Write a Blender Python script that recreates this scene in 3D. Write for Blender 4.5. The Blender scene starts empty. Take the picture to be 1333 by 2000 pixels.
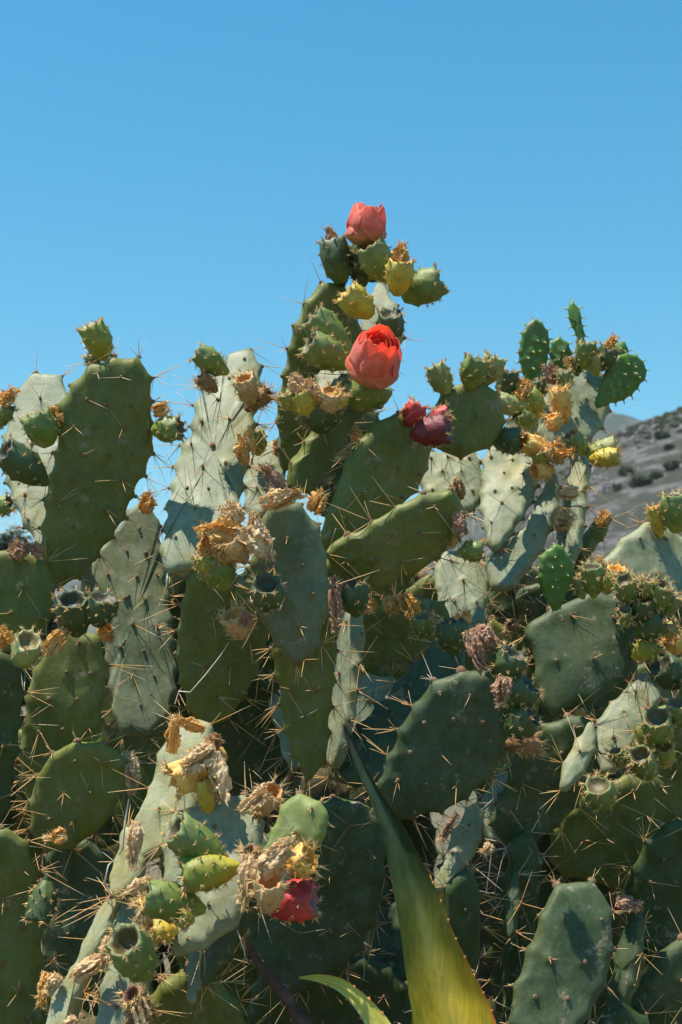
import bpy, math, random
import numpy as np
from mathutils import Vector, Matrix, noise as mn

# ------------------------------------------------------------------ camera, world, sun, exposure
S = bpy.context.scene
RES = (1333.0, 2000.0)
FPX = 2000.0 * 50.0 / 36.0
PITCH = math.radians(7.2)
CAM = Vector((0, 0, 1.6))
FWD = Vector((0, math.cos(PITCH), math.sin(PITCH)))
UP = Vector((0, -math.sin(PITCH), math.cos(PITCH)))
RIGHT = Vector((1, 0, 0))
cam = bpy.data.cameras.new('camera')
camo = bpy.data.objects.new('camera', cam)
S.collection.objects.link(camo)
camo.location = CAM
camo.rotation_euler = (math.radians(90) + PITCH, 0, 0)
cam.sensor_fit = 'VERTICAL'
cam.sensor_height = 36
cam.sensor_width = 24
cam.lens = 50
cam.clip_end = 20000
cam.clip_start = 0.05
cam.dof.use_dof = True
cam.dof.focus_distance = 2.28
cam.dof.aperture_fstop = 9.0
S.camera = camo

SUN = Vector((-0.30, -0.12, 0.95)).normalized()      # direction towards the sun
elev = math.asin(SUN.z)
azim = math.atan2(SUN.x, SUN.y)                      # from +Y clockwise
w = bpy.data.worlds.new('World')
S.world = w
w.use_nodes = True
nt = w.node_tree
nt.nodes.clear()
sky = nt.nodes.new('ShaderNodeTexSky')
sky.sky_type = 'NISHITA'
sky.sun_disc = False
sky.sun_elevation = elev
sky.sun_rotation = azim
sky.altitude = 100
sky.air_density = 1.5
sky.dust_density = 0.0
sky.ozone_density = 10.0
bg = nt.nodes.new('ShaderNodeBackground')
bg.inputs['Strength'].default_value = 0.083
out = nt.nodes.new('ShaderNodeOutputWorld')
# the photograph's film renders the clear sky as cyan: less red, a little more green and blue, the same all over the dome
sep = nt.nodes.new('ShaderNodeSeparateColor'); cmb = nt.nodes.new('ShaderNodeCombineColor')
nt.links.new(sky.outputs[0], sep.inputs[0])
def _m(op, a, v):
    q = nt.nodes.new('ShaderNodeMath'); q.operation = op
    nt.links.new(a, q.inputs[0])
    if isinstance(v, float): q.inputs[1].default_value = v
    else: nt.links.new(v, q.inputs[1])
    return q.outputs[0]
nt.links.new(_m('MINIMUM', _m('MULTIPLY', _m('POWER', sep.outputs[0], 1.8), .29), sep.outputs[0]), cmb.inputs[0])
nt.links.new(_m('MULTIPLY', sep.outputs[1], 1.16), cmb.inputs[1])
nt.links.new(_m('MULTIPLY', sep.outputs[2], 1.16), cmb.inputs[2])
nt.links.new(cmb.outputs[0], bg.inputs[0])
nt.links.new(bg.outputs[0], out.inputs[0])
sl = bpy.data.lights.new('sun', 'SUN')
sl.energy = 5.0
sl.angle = math.radians(0.5)
sl.color = (1.0, 0.925, 0.80)
so = bpy.data.objects.new('sun', sl)
S.collection.objects.link(so)
so.rotation_euler = SUN.to_track_quat('Z', 'Y').to_euler()
S.view_settings.view_transform = 'Standard'
S.view_settings.look = 'None'
S.view_settings.gamma = 1
S.view_settings.use_curve_mapping = False
S.view_settings.exposure = 0.66

# ------------------------------------------------------------------ helpers
R = random.Random(7)
COL = S.collection


def P(px, py, D):
    return CAM + (FWD + RIGHT * ((px - RES[0] / 2) / FPX) + UP * ((1000 - py) / FPX)) * D


def project(p):
    q = p - CAM
    d = q.dot(FWD)
    return q.dot(RIGHT) / d * FPX + RES[0] / 2, 1000 - q.dot(UP) / d * FPX, d


def me_from(name, V, F, mat, attrs=None, smooth=True):
    me = bpy.data.meshes.new(name)
    me.from_pydata([tuple(v) for v in V], [], F)
    if mat:
        me.materials.append(mat)
    if smooth:
        me.polygons.foreach_set('use_smooth', [True] * len(me.polygons))
    for k, vals in (attrs or {}).items():
        a = me.attributes.new(k, 'FLOAT', 'POINT')
        a.data.foreach_set('value', np.asarray(vals, dtype=np.float32))
    me.update()
    return me


WL = {}          # world location of each object (nothing above a leaf carries rotation)


def link(name, me, loc, parent=None, label=None, cat=None, group=None, kind=None):
    o = bpy.data.objects.new(name, me)
    COL.objects.link(o)
    loc = Vector(loc)
    WL[o.name] = loc
    if parent:
        o.parent = parent
        o.location = loc - WL[parent.name]
    else:
        o.location = loc
    if label: o['label'] = label
    if cat: o['category'] = cat
    if group: o['group'] = group
    if kind: o['kind'] = kind
    return o


# ------------------------------------------------------------------ materials
def newmat(name):
    m = bpy.data.materials.new(name)
    m.use_nodes = True
    n = m.node_tree.nodes
    b = n['Principled BSDF']
    return m, n, m.node_tree.links, b


def noise_node(n, l, scale, detail=4, rough=0.55, vec=None):
    t = n.new('ShaderNodeTexNoise')
    t.inputs['Scale'].default_value = scale
    t.inputs['Detail'].default_value = detail
    t.inputs['Roughness'].default_value = rough
    if vec is not None:
        l.new(vec, t.inputs['Vector'])
    return t.outputs['Fac']


def ramp(n, l, fac, stops):
    r = n.new('ShaderNodeValToRGB')
    e = r.color_ramp.elements
    while len(e) < len(stops):
        e.new(0.5)
    for q, (p, c) in zip(e, stops):
        q.position = p
        q.color = (*c, 1) if len(c) == 3 else c
    l.new(fac, r.inputs[0])
    return r.outputs[0]


def mix(n, l, a, b, fac, mode='MIX'):
    x = n.new('ShaderNodeMix')
    x.data_type = 'RGBA'
    x.blend_type = mode
    for s, v in ((0, fac), (6, a), (7, b)):
        if hasattr(v, 'is_output') or isinstance(v, bpy.types.NodeSocket):
            l.new(v, x.inputs[s])
        else:
            x.inputs[s].default_value = v if s == 0 else (*v, 1)
    return x.outputs[2]


def attr(n, name):
    a = n.new('ShaderNodeAttribute')
    a.attribute_name = name
    return a.outputs['Fac']


def bump(n, l, b, h, strength, dist):
    q = n.new('ShaderNodeBump')
    q.inputs['Strength'].default_value = strength
    q.inputs['Distance'].default_value = dist
    l.new(h, q.inputs['Height'])
    l.new(q.outputs[0], b.inputs['Normal'])


def geo_pos(n):
    return n.new('ShaderNodeNewGeometry').outputs['Position']


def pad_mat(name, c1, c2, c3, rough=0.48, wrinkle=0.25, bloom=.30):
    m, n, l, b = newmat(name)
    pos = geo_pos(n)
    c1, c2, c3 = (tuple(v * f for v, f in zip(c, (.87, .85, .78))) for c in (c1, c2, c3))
    big = ramp(n, l, noise_node(n, l, 11, 6, .68, pos), [(0.32, c1), (0.55, c2), (0.72, c3)])
    # greener towards the growing edge: attribute rim, yellow towards base
    rimc = mix(n, l, big, tuple(min(1, x * y) for x, y in zip(c2, (1.25, 1.15, .62))), 0.0)
    x = rimc.node
    mm = n.new('ShaderNodeMath'); mm.operation = 'MULTIPLY'; mm.inputs[1].default_value = .55
    l.new(attr(n, 'rim'), mm.inputs[0]); l.new(mm.outputs[0], x.inputs[0])
    # fine mottling
    mot = ramp(n, l, noise_node(n, l, 150, 6, .75, pos), [(0.3, (.80, .80, .78)), (0.7, (1.16, 1.14, 1.12))])
    col = mix(n, l, rimc, mot, 1.0, 'MULTIPLY')
    # runs of dust down the faces
    mp = n.new('ShaderNodeMapping'); mp.inputs['Scale'].default_value = (55, 55, 5)
    l.new(pos, mp.inputs[0])
    run = ramp(n, l, noise_node(n, l, 1, 4, .6, mp.outputs[0]), [(.35, (.86, .86, .82)), (.65, (1.10, 1.08, 1.02))])
    col = mix(n, l, col, run, 1.0, 'MULTIPLY')
    # yellowing
    yl = ramp(n, l, noise_node(n, l, 6.5, 5, .6, pos), [(.52, (0, 0, 0)), (.72, (.55, .55, .55))])
    col = mix(n, l, col, tuple(v * f for v, f in zip(c2, (1.5, 1.15, .5))), yl)
    # corky scars and specks
    sc = n.new('ShaderNodeTexVoronoi'); sc.inputs['Scale'].default_value = 42
    sc.inputs['Randomness'].default_value = 1
    l.new(pos, sc.inputs['Vector'])
    scn = ramp(n, l, sc.outputs['Distance'], [(0.08, (1, 1, 1)), (0.14, (0, 0, 0))])
    gate = ramp(n, l, noise_node(n, l, 14, 3, .5, pos), [(0.56, (0, 0, 0)), (0.62, (1, 1, 1))])
    g2 = mix(n, l, scn, gate, 1.0, 'MULTIPLY')
    col = mix(n, l, col, (.20, .15, .085), g2)
    # dry brown patches of scab
    pat = ramp(n, l, noise_node(n, l, 21, 8, .78, pos), [(0.585, (0, 0, 0)), (0.625, (.85, .85, .85))])
    col = mix(n, l, col, (.24, .19, .125), pat)
    # powdery bloom, rubbed off in places
    bl = ramp(n, l, noise_node(n, l, 30, 6, .8, pos), [(0.42, (0, 0, 0)), (0.6, (bloom,) * 3)])
    col = mix(n, l, col, (.37, .42, .36), bl)
    l.new(col, b.inputs['Base Color'])
    rr = ramp(n, l, noise_node(n, l, 30, 5, .6, pos), [(0.3, (rough - .08,) * 3), (0.7, (rough + .17,) * 3)])
    l.new(rr, b.inputs['Roughness'])
    b.inputs['Specular IOR Level'].default_value = .35
    bump(n, l, b, noise_node(n, l, 75, 7, .7, pos), wrinkle, .004)
    return m


M = {}
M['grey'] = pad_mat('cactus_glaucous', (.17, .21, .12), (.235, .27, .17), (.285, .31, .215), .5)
M['olive'] = pad_mat('cactus_olive_shaded', (.105, .130, .020), (.150, .178, .034), (.19, .21, .07), .5, .3, .08)  # olive for shaded pads: shade partly in the colour, blue cut for warmth
M['green'] = pad_mat('cactus_green_shaded', (.032, .060, .014), (.045, .078, .020), (.07, .10, .035), .5, .3, .06)  # green painted darker so the low pads read as shaded
M['teal'] = pad_mat('cactus_bluish_green_shaded', (.038, .066, .022), (.056, .090, .034), (.09, .125, .058), .5, .3, .09)  # bluish green with extra shade painted in for pads out of the sun
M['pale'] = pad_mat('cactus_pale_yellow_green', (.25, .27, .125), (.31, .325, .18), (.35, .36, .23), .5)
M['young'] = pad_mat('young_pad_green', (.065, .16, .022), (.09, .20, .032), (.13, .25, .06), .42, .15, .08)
M['mid'] = pad_mat('cactus_mid_green_shaded', (.11, .14, .07), (.15, .185, .10), (.20, .23, .14), .5, .3, .15)  # glaucous green toned down in colour for two pads partly in shade
M['woody'] = pad_mat('cactus_woody', (.07, .06, .035), (.10, .09, .05), (.15, .13, .09), .8, .8, .05)


def simple(name, stops, scale, rough=.8, bmp=.3, bd=.003, transl=0.0, tcol=None):
    m, n, l, b = newmat(name)
    pos = geo_pos(n)
    col = ramp(n, l, noise_node(n, l, scale, 6, .65, pos), stops)
    l.new(col, b.inputs['Base Color'])
    b.inputs['Roughness'].default_value = rough
    b.inputs['Specular IOR Level'].default_value = .2
    if bmp:
        bump(n, l, b, noise_node(n, l, scale * 2.5, 6, .7, pos), bmp, bd)
    if transl:
        add_transl(m, n, l, b, col, transl)
    return m


def add_transl(m, n, l, b, col, f):
    t = n.new('ShaderNodeBsdfTranslucent')
    l.new(col, t.inputs['Color'])
    x = n.new('ShaderNodeMixShader')
    x.inputs[0].default_value = f
    l.new(b.outputs[0], x.inputs[1])
    l.new(t.outputs[0], x.inputs[2])
    o = [q for q in n if q.type == 'OUTPUT_MATERIAL'][0]
    l.new(x.outputs[0], o.inputs[0])


M['areole'] = simple('areole_felt', [(.3, (.10, .06, .035)), (.7, (.30, .19, .11))], 300, .95)
M['glochid'] = simple('glochid_bristles', [(.3, (.40, .23, .08)), (.7, (.78, .56, .28))], 120, .7, 0)
M['dry'] = simple('withered_petals', [(.25, (.55, .30, .09)), (.5, (.86, .55, .19)), (.75, (.94, .74, .40))], 60, .85, .6, .003, .4)
M['dry_pale'] = simple('withered_petals_pale', [(.25, (.66, .43, .21)), (.5, (.86, .66, .40)), (.75, (.92, .78, .54))], 60, .85, .6, .003, .4)
M['dry_pink'] = simple('withered_petals_pinkish', [(.25, (.34, .17, .10)), (.5, (.54, .31, .20)), (.75, (.66, .44, .31))], 60, .85, .6, .003, .3)
M['dry_orange'] = simple('withered_orange', [(.25, (.55, .20, .04)), (.5, (.82, .42, .10)), (.75, (.86, .60, .25))], 60, .8, .5, .003, .25)
M['dry_brown'] = simple('withered_brown', [(.25, (.18, .09, .04)), (.5, (.36, .20, .09)), (.75, (.5, .32, .18))], 60, .9, .6, .003, .1)


def spine_mat():
    m, n, l, b = newmat('spine')
    t = attr(n, 't')
    c = ramp(n, l, t, [(0, (.22, .10, .035)), (.18, (.58, .30, .09)), (.65, (.80, .50, .20)), (1, (.88, .70, .45))])
    c = mix(n, l, c, (.66, .60, .52), ramp(n, l, noise_node(n, l, 6, 2, .5, geo_pos(n)), [(.58, (0, 0, 0)), (.66, (.75, .75, .75))]))
    l.new(c, b.inputs['Base Color'])
    b.inputs['Roughness'].default_value = .45
    return m


M['spine'] = spine_mat()


def fruit_mat(name, c0, c1, c2, cup, rough=.52):
    m, n, l, b = newmat(name)
    pos = geo_pos(n)
    c = ramp(n, l, attr(n, 't'), [(0, c0), (.45, c1), (1, c2)])
    nz = ramp(n, l, noise_node(n, l, 45, 5, .65, pos), [(.3, (.72, .76, .70)), (.7, (1.25, 1.2, 1.2))])
    c = mix(n, l, c, nz, 1, 'MULTIPLY')
    sp = ramp(n, l, noise_node(n, l, 260, 3, .5, pos), [(.66, (0, 0, 0)), (.70, (.8, .8, .8))])
    c = mix(n, l, c, (.12, .08, .03), sp)
    c = mix(n, l, c, cup, attr(n, 'cup'))
    l.new(c, b.inputs['Base Color'])
    b.inputs['Roughness'].default_value = rough
    b.inputs['Subsurface Weight'].default_value = .12
    b.inputs['Subsurface Radius'].default_value = (.006, .005, .002)
    bump(n, l, b, noise_node(n, l, 110, 6, .7, pos), .5 if rough > .6 else .3, .004)
    return m


M['fresh'] = pad_mat('fresh_pad', (.15, .21, .05), (.20, .26, .075), (.26, .31, .12), .45, .2, .1)
FK = {
    'green': fruit_mat('fruit_green', (.26, .30, .04), (.14, .20, .03), (.17, .22, .07), (.11, .085, .03)),
    'dark': fruit_mat('fruit_dark_green', (.07, .11, .02), (.055, .088, .022), (.07, .105, .04), (.05, .045, .02)),
    'pale': fruit_mat('fruit_pale_green', (.33, .34, .08), (.24, .28, .07), (.32, .34, .15), (.20, .15, .055)),
    'yellow': fruit_mat('fruit_yellow', (.62, .44, .03), (.52, .38, .03), (.46, .38, .08), (.62, .25, .02)),
    'yg': fruit_mat('fruit_yellow_green', (.46, .38, .03), (.30, .29, .025), (.20, .24, .04), (.20, .13, .03)),
    'red': fruit_mat('fruit_red', (.20, .012, .014), (.46, .022, .026), (.55, .07, .06), (.25, .13, .12), .55),
    'darkred': fruit_mat('fruit_dark_red', (.22, .012, .014), (.16, .010, .014), (.14, .012, .02), (.10, .06, .065), .5),
    'tan': fruit_mat('fruit_dried_tan', (.40, .26, .11), (.56, .36, .18), (.66, .46, .25), (.45, .20, .05), .85),
    'orange': fruit_mat('fruit_dried_orange', (.52, .30, .06), (.74, .38, .07), (.82, .52, .15), (.62, .24, .02), .7),
    'brown': fruit_mat('fruit_dried_brown', (.16, .09, .04), (.28, .15, .07), (.36, .21, .11), (.12, .06, .03), .9),
}
FLABEL = {'red': 'bright red ripe prickly pear', 'darkred': 'dark crimson ripe prickly pear',
          'yellow': 'yellow ripening prickly pear', 'tan': 'dried tan fruit cup with bristly rim',
          'orange': 'dried orange fruit cup', 'brown': 'shrivelled brown fruit', 'yg': 'yellowish green prickly pear',
          'pale': 'pale green prickly pear'}


def petal_mat():
    m, n, l, b = newmat('petal_coral')
    pos = geo_pos(n)
    c = ramp(n, l, attr(n, 't'), [(0, (.50, .44, .12)), (.14, (.80, .45, .20)), (.4, (.96, .26, .15)), (1, (.97, .32, .22))])
    pk = ramp(n, l, attr(n, 'pink'), [(0, (.98, .22, .08)), (1, (.97, .46, .38))])
    c = mix(n, l, c, pk, ramp(n, l, attr(n, 't'), [(.1, (0, 0, 0)), (.4, (.85, .85, .85))]))
    nz = ramp(n, l, noise_node(n, l, 90, 4, .6, pos), [(.3, (.88, .80, .80)), (.7, (1.1, 1.1, 1.1))])
    c = mix(n, l, c, nz, 1, 'MULTIPLY')
    l.new(c, b.inputs['Base Color'])
    b.inputs['Roughness'].default_value = .45
    b.inputs['Sheen Weight'].default_value = .2
    bump(n, l, b, noise_node(n, l, 160, 4, .6, pos), .2, .002)
    add_transl(m, n, l, b, c, .58)
    return m


M['petal'] = petal_mat()

# ------------------------------------------------------------------ spines
_sv, _sf, _st = [], [], []
for k, (z, r) in enumerate(((0, 1), (.12, .8), (.6, .55), (1, .12))):
    for j in range(4):
        a = j * math.pi / 2
        _sv.append((r * math.cos(a), r * math.sin(a), z)); _st.append(z)
for k in range(3):
    for j in range(4):
        _sf.append((k * 4 + j, k * 4 + (j + 1) % 4, k * 4 + 4 + (j + 1) % 4, k * 4 + 4 + j))
_sf.append((12, 13, 14, 15))
SPINE_ME = me_from('spine', _sv, _sf, M['spine'], {'t': _st})
SV = np.array(_sv)


def frame(d):
    d = Vector(d).normalized()
    a = Vector((0, 0, 1)) if abs(d.z) < .9 else Vector((1, 0, 0))
    x = a.cross(d).normalized()
    return x, d.cross(x), d


def spikes_mesh(name, items, mat, tri=False, knobs=()):
    """items: (base, dir, length, radius) relative to the object's origin; joined."""
    V, F, T = [], [], []
    for b, d, L, r in items:
        x, y, z = frame(d)
        o = len(V)
        if tri:
            for j in range(3):
                a = j * 2.0944
                V.append(b + (x * math.cos(a) + y * math.sin(a)) * r); T.append(0)
            V.append(b + z * L); T.append(1)
            F += [(o, o + 1, o + 3), (o + 1, o + 2, o + 3), (o + 2, o, o + 3)]
        else:
            for q, t in zip(_sv, _st):
                V.append(b + x * (q[0] * r) + y * (q[1] * r) + z * (q[2] * L)); T.append(t)
            F += [tuple(i + o for i in f) for f in _sf]
    for b, d, r in knobs:
        x, y, z = frame(d); o = len(V)
        for rk, hk in ((1, -.3), (.8, .5)):
            for j in range(5):
                a = j * 1.2566
                V.append(b + (x * math.cos(a) + y * math.sin(a)) * (r * rk) + z * (r * hk)); T.append(.5)
        V.append(b + z * r); T.append(.5)
        for j in range(5):
            j2 = (j + 1) % 5
            F.append((o + j, o + j2, o + 5 + j2, o + 5 + j)); F.append((o + 5 + j, o + 5 + j2, o + 10))
    return me_from(name, V, F, mat, {'t': T}, smooth=not tri)


SPINES = {}      # plant name -> list of (score, pad object, base world, dir, L, r)


def put_spines():
    for plant, lst in SPINES.items():
        lst.sort(key=lambda q: -q[0])
        rest = {}
        for i, (sc, pad, b, d, L, r) in enumerate(lst):
            if i < 240 and sc > 9:
                o = link('spine', SPINE_ME, b, pad)
                x, y, z = frame(d)
                o.rotation_mode = 'QUATERNION'
                o.rotation_quaternion = Matrix((x, y, z)).transposed().to_quaternion()
                o.scale = (r, r, L)
            else:
                rest.setdefault(pad.name, (pad, []))[1].append((b - WL[pad.name], d, L, r))
        for pad, items in rest.values():
            link('spines', spikes_mesh('spines', items, M['spine']), WL[pad.name], pad, kind='stuff')


# ------------------------------------------------------------------ pads
def catmull(pts, per=8):
    n = len(pts); o = []
    for i in range(n):
        p0, p1, p2, p3 = (np.array(pts[(i + k - 1) % n], float) for k in range(4))
        for j in range(per):
            t = j / per
            o.append(.5 * (2 * p1 + (p2 - p0) * t + (2 * p0 - 5 * p1 + 4 * p2 - p3) * t * t + (3 * p1 - p0 - 3 * p2 + p3) * t ** 3))
    return np.array(o)


def resample(C, n):
    d = np.linalg.norm(np.roll(C, -1, 0) - C, axis=1)
    s = np.concatenate([[0], np.cumsum(d)])
    CC = np.vstack([C, C[:1]])
    q = np.linspace(0, s[-1], n, endpoint=False)
    return np.stack([np.interp(q, s, CC[:, k]) for k in range(C.shape[1])], 1), s[-1]


def oval(bx, by, tx, ty, w, n=16):
    """obovate outline from base to tip, w = full width in px"""
    ax = np.array([tx - bx, ty - by], float); L = np.hypot(*ax); ax /= L
    nx = np.array([-ax[1], ax[0]])
    pts = []
    prof = [(0, .16), (.08, .34), (.25, .66), (.45, .92), (.65, 1), (.82, .86), (.94, .52), (1, .12)]
    for t, r in prof:
        pts.append(np.array([bx, by]) + ax * L * t + nx * (r * w / 2 * R.uniform(.93, 1.07)))
    for t, r in reversed(prof):
        pts.append(np.array([bx, by]) + ax * L * t - nx * (r * w / 2 * R.uniform(.93, 1.07)))
    return pts


PADN = [0]


def pad(plant, outline, D, lean=0, yaw=0, mat='grey', T=.030, sp=1.0, face=.6, slen=1.0, bend=0.0,
        young=False, nseg=96, label=None, back=False, space=.047):
    if isinstance(outline, str):
        outline = [tuple(float(v) for v in q.split(',')) for q in outline.split()]
    PADN[0] += 1
    seed = PADN[0] * 13.7
    T *= .84
    if -9 <= lean <= 0: lean -= 6        # near-upright pads tipped forward to turn their faces out of the sun
    be, ga = math.radians(lean), math.radians(yaw)
    N = Vector((math.sin(ga) * math.cos(be), -math.cos(ga) * math.cos(be), math.sin(be)))
    C2 = catmull(outline)
    # signed area -> orientation (we want counter-clockwise seen from the front)
    x, y = C2[:, 0], -C2[:, 1]
    if np.sum(x * np.roll(y, -1) - np.roll(x, -1) * y) < 0:
        C2 = C2[::-1]
    c2 = C2.mean(0)
    O = P(c2[0], c2[1], D)
    X = N.cross(Vector((0, 0, 1))); X = -X.normalized() if X.length > 1e-4 else Vector((1, 0, 0))
    if X.x < 0: X = -X
    Y = N.cross(X); Y = Y if Y.z > 0 else -Y
    pts = []
    for px, py in C2:
        d = P(px, py, 1.0) - CAM
        t = (O - CAM).dot(N) / d.dot(N)
        q = CAM + d * t - O
        pts.append((q.dot(X), q.dot(Y)))
    C, per = resample(np.array(pts), nseg)
    # rim areoles: scalloped edge
    nr = max(5, int(per / (space * .95)))
    s = np.arange(nseg) / nseg * nr
    ph = R.random()
    fr = (s + ph) % 1.0
    amp = min(.0105, per * .008)
    bumpv = np.exp(-((np.minimum(fr, 1 - fr)) / .17) ** 2)
    ctr = C.mean(0)
    tang = np.roll(C, -1, 0) - np.roll(C, 1, 0)
    nrm = np.stack([tang[:, 1], -tang[:, 0]], 1); nrm /= np.linalg.norm(nrm, axis=1)[:, None] + 1e-9
    outward = np.sign(np.sum(nrm * (C - ctr), 1)); nrm *= outward[:, None]
    wob = np.array([mn.noise(Vector((math.cos(6.283 * i / nseg) * 2.2, math.sin(6.283 * i / nseg) * 2.2, seed))) for i in range(nseg)])
    C = C + nrm * ((bumpv - .35) * amp + wob * .004)[:, None]
    rho = np.linalg.norm(C - ctr, axis=1)
    # rings
    wr = np.minimum(T * .62, .6 * rho)
    rings = []
    nE = 6
    for k in range(nE + 1):
        phi = k / nE * math.pi / 2
        rings.append((1 - wr * (1 - math.cos(phi)) / rho, math.sin(phi) * np.minimum(1, wr / (T * .62)) ** .5, 1 - k / nE))
    r_in = rings[-1][0]; nI = 11
    for k in range(1, nI + 1):
        f = 1 - k / nI
        rings.append((r_in * f if k < nI else r_in * 0, None, 0))
    full = min(1, float(np.median(wr)) / (T * .62))
    Lx = max(np.ptp(C[:, 1]), .05)
    V = []; rim = []
    nrings = len(rings)
    base_h = rings[nE][1]
    minor = min(np.ptp(C[:, 0]), np.ptp(C[:, 1]))
    def disp(xx, yy):
        q = 0
        q += bend * ((yy - ctr[1]) / Lx * 2) ** 2 * .5
        q += mn.noise(Vector((xx * 5, yy * 5, seed))) * .016 * min(1, minor / .15)
        q += mn.noise(Vector((xx * 14, yy * 14, seed + 9))) * .0035
        return q
    areoles = []
    gy = space; gx = space * .95
    x0, x1 = C[:, 0].min(), C[:, 0].max(); y0, y1 = C[:, 1].min(), C[:, 1].max()
    j = 0; yy = y0 + gy * .4
    Cx, Cy = C[:, 0], C[:, 1]
    while yy < y1:
        xx = x0 + (gx * .5 if j % 2 else 0) + gx * .25
        while xx < x1:
            ax_, ay_ = xx + R.uniform(-.004, .004), yy + R.uniform(-.004, .004)
            a, bb = C, np.roll(C, -1, 0)
            cond = ((a[:, 1] > ay_) != (bb[:, 1] > ay_)) & (ax_ < (bb[:, 0] - a[:, 0]) * (ay_ - a[:, 1]) / (bb[:, 1] - a[:, 1] + 1e-12) + a[:, 0])
            if cond.sum() % 2 and np.min(np.hypot(Cx - ax_, Cy - ay_)) > .014:
                areoles.append((ax_, ay_))
            xx += gx
        yy += gy; j += 1
    AR = np.array(areoles) if areoles else np.zeros((0, 2))
    idx = {}
    F = []
    for side in (1, -1):
        for k, (rf, h, rimf) in enumerate(rings):
            if side == -1 and k == 0:
                idx[(side, 0)] = idx[(1, 0)]; continue
            if k == nrings - 1:
                zc = T / 2 * full + .0025
                V.append(ctr.tolist() + [side * zc + disp(*ctr)]); rim.append(0)
                idx[(side, k)] = [len(V) - 1] * nseg; continue
            ids = []
            for i in range(nseg):
                p = ctr + (C[i] - ctr) * rf[i]
                if h is None:
                    hh = base_h[i] * (1 - (nrings - 1 - k) / nI) + full * 1.0 * 0
                    f = (k - nE) / nI
                    hz = T / 2 * (base_h[i] * (1 - f) + full * f) + .0025 * math.sin(f * 1.57)
                else:
                    hz = T / 2 * h[i]
                if k > 1 and len(AR):
                    dd = (AR[:, 0] - p[0]) ** 2 + (AR[:, 1] - p[1]) ** 2
                    hz += .0034 * math.exp(-dd.min() / (.009 ** 2))
                V.append([p[0], p[1], side * hz + disp(p[0], p[1])]); rim.append(rimf)
                ids.append(len(V) - 1)
            idx[(side, k)] = ids
        for k in range(nrings - 1):
            a, b = idx[(side, k)], idx[(side, k + 1)]
            for i in range(nseg):
                i2 = (i + 1) % nseg
                f = (a[i], a[i2], b[i2], b[i]) if k < nrings - 2 else (a[i], a[i2], b[i])
                F.append(f if side == 1 else f[::-1])
    V = np.array(V)
    # to world orientation, object origin at O
    A = np.array([list(X), list(Y), list(N)])
    VW = V @ A
    # handedness check
    if X.cross(Y).dot(N) < 0:
        F = [f[::-1] for f in F]
    me = me_from('pad', VW, F, M[mat], {'rim': rim})
    pl = PLANTS[plant]
    o = link('young_pad' if young else 'pad', me, O, pl, label=label)
    # areole felt + spines
    nf = np.zeros(len(me.vertices) * 3); me.vertices.foreach_get('normal', nf); nf = nf.reshape(-1, 3)
    front = np.array(sorted(set(i for k in range(2, nrings) for i in idx[(1, k)])))
    backv = np.array(sorted(set(i for k in range(2, nrings) for i in idx[(-1, k)])))
    felt = []
    lst = SPINES.setdefault(plant, [])
    def emit(pw, nw, n_sp, ls, spread):
        felt.append((pw, nw))
        for q in range(n_sp):
            rv = Vector((R.gauss(0, 1), R.gauss(0, 1), R.gauss(0, 1)))
            d = (nw * R.uniform(.35, 1.0) + rv * .42 * spread + Vector((0, 0, -.12))).normalized()
            if d.dot(nw) < .05: d = (d + nw * .4).normalized()
            L = R.choice((.020, .030, .042, .052, .066)) * R.uniform(.8, 1.3) * ls
            a = project(O + pw); b2 = project(O + pw + d * L)
            sc = math.hypot(a[0] - b2[0], a[1] - b2[1])
            lst.append((sc, o, O + pw, d, L, R.uniform(.00062, .00098)))
    for sidev, vs in ((1, front), (-1, backv)):
        if len(vs) == 0: continue
        for (ax_, ay_) in areoles:
            dd = (V[vs, 0] - ax_) ** 2 + (V[vs, 1] - ay_) ** 2
            k = vs[int(np.argmin(dd))]
            pw = Vector(VW[k]); nw = Vector(nf[k]).normalized()
            if young:
                felt.append((pw, nw)); continue
            if sidev == -1:
                if R.random() < .5: continue
                emit(pw, nw, 1 if R.random() < .5 * face * sp else 0, .8 * slen, 1)
            else:
                emit(pw, nw, (R.choice((1, 2, 3, 3)) if R.random() < face * sp * 1.15 else 0), .9 * slen, 1)
    for q in range(nr):
        i = int(round(((q - ph) % nr) / nr * nseg)) % nseg
        k = idx[(1, 0)][i]
        pw = Vector(VW[k]); nw = Vector(nf[k]).normalized()
        if young:
            felt.append((pw, nw)); continue
        emit(pw, nw, R.choice((2, 3, 4, 4, 5, 6)) if R.random() < min(1, sp * .9) else 0, slen, 1)
    if young:
        for (pw, nw) in felt:
            h = link('hook_leaf', HOOK_ME, O + pw, o)
            d = (nw + UPV * .5).normalized()
            x_, y_, z_ = frame(d)
            # hook curls towards +x of the mesh: make that point down/outward
            h.rotation_mode = 'QUATERNION'
            h.rotation_quaternion = Matrix((y_ * -1, x_, z_)).transposed().to_quaternion()
            s_ = R.uniform(.7, 1.15) * (.5 if space < .02 else 1)
            h.scale = (s_, s_, s_)
        felt = felt[::1]
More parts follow.
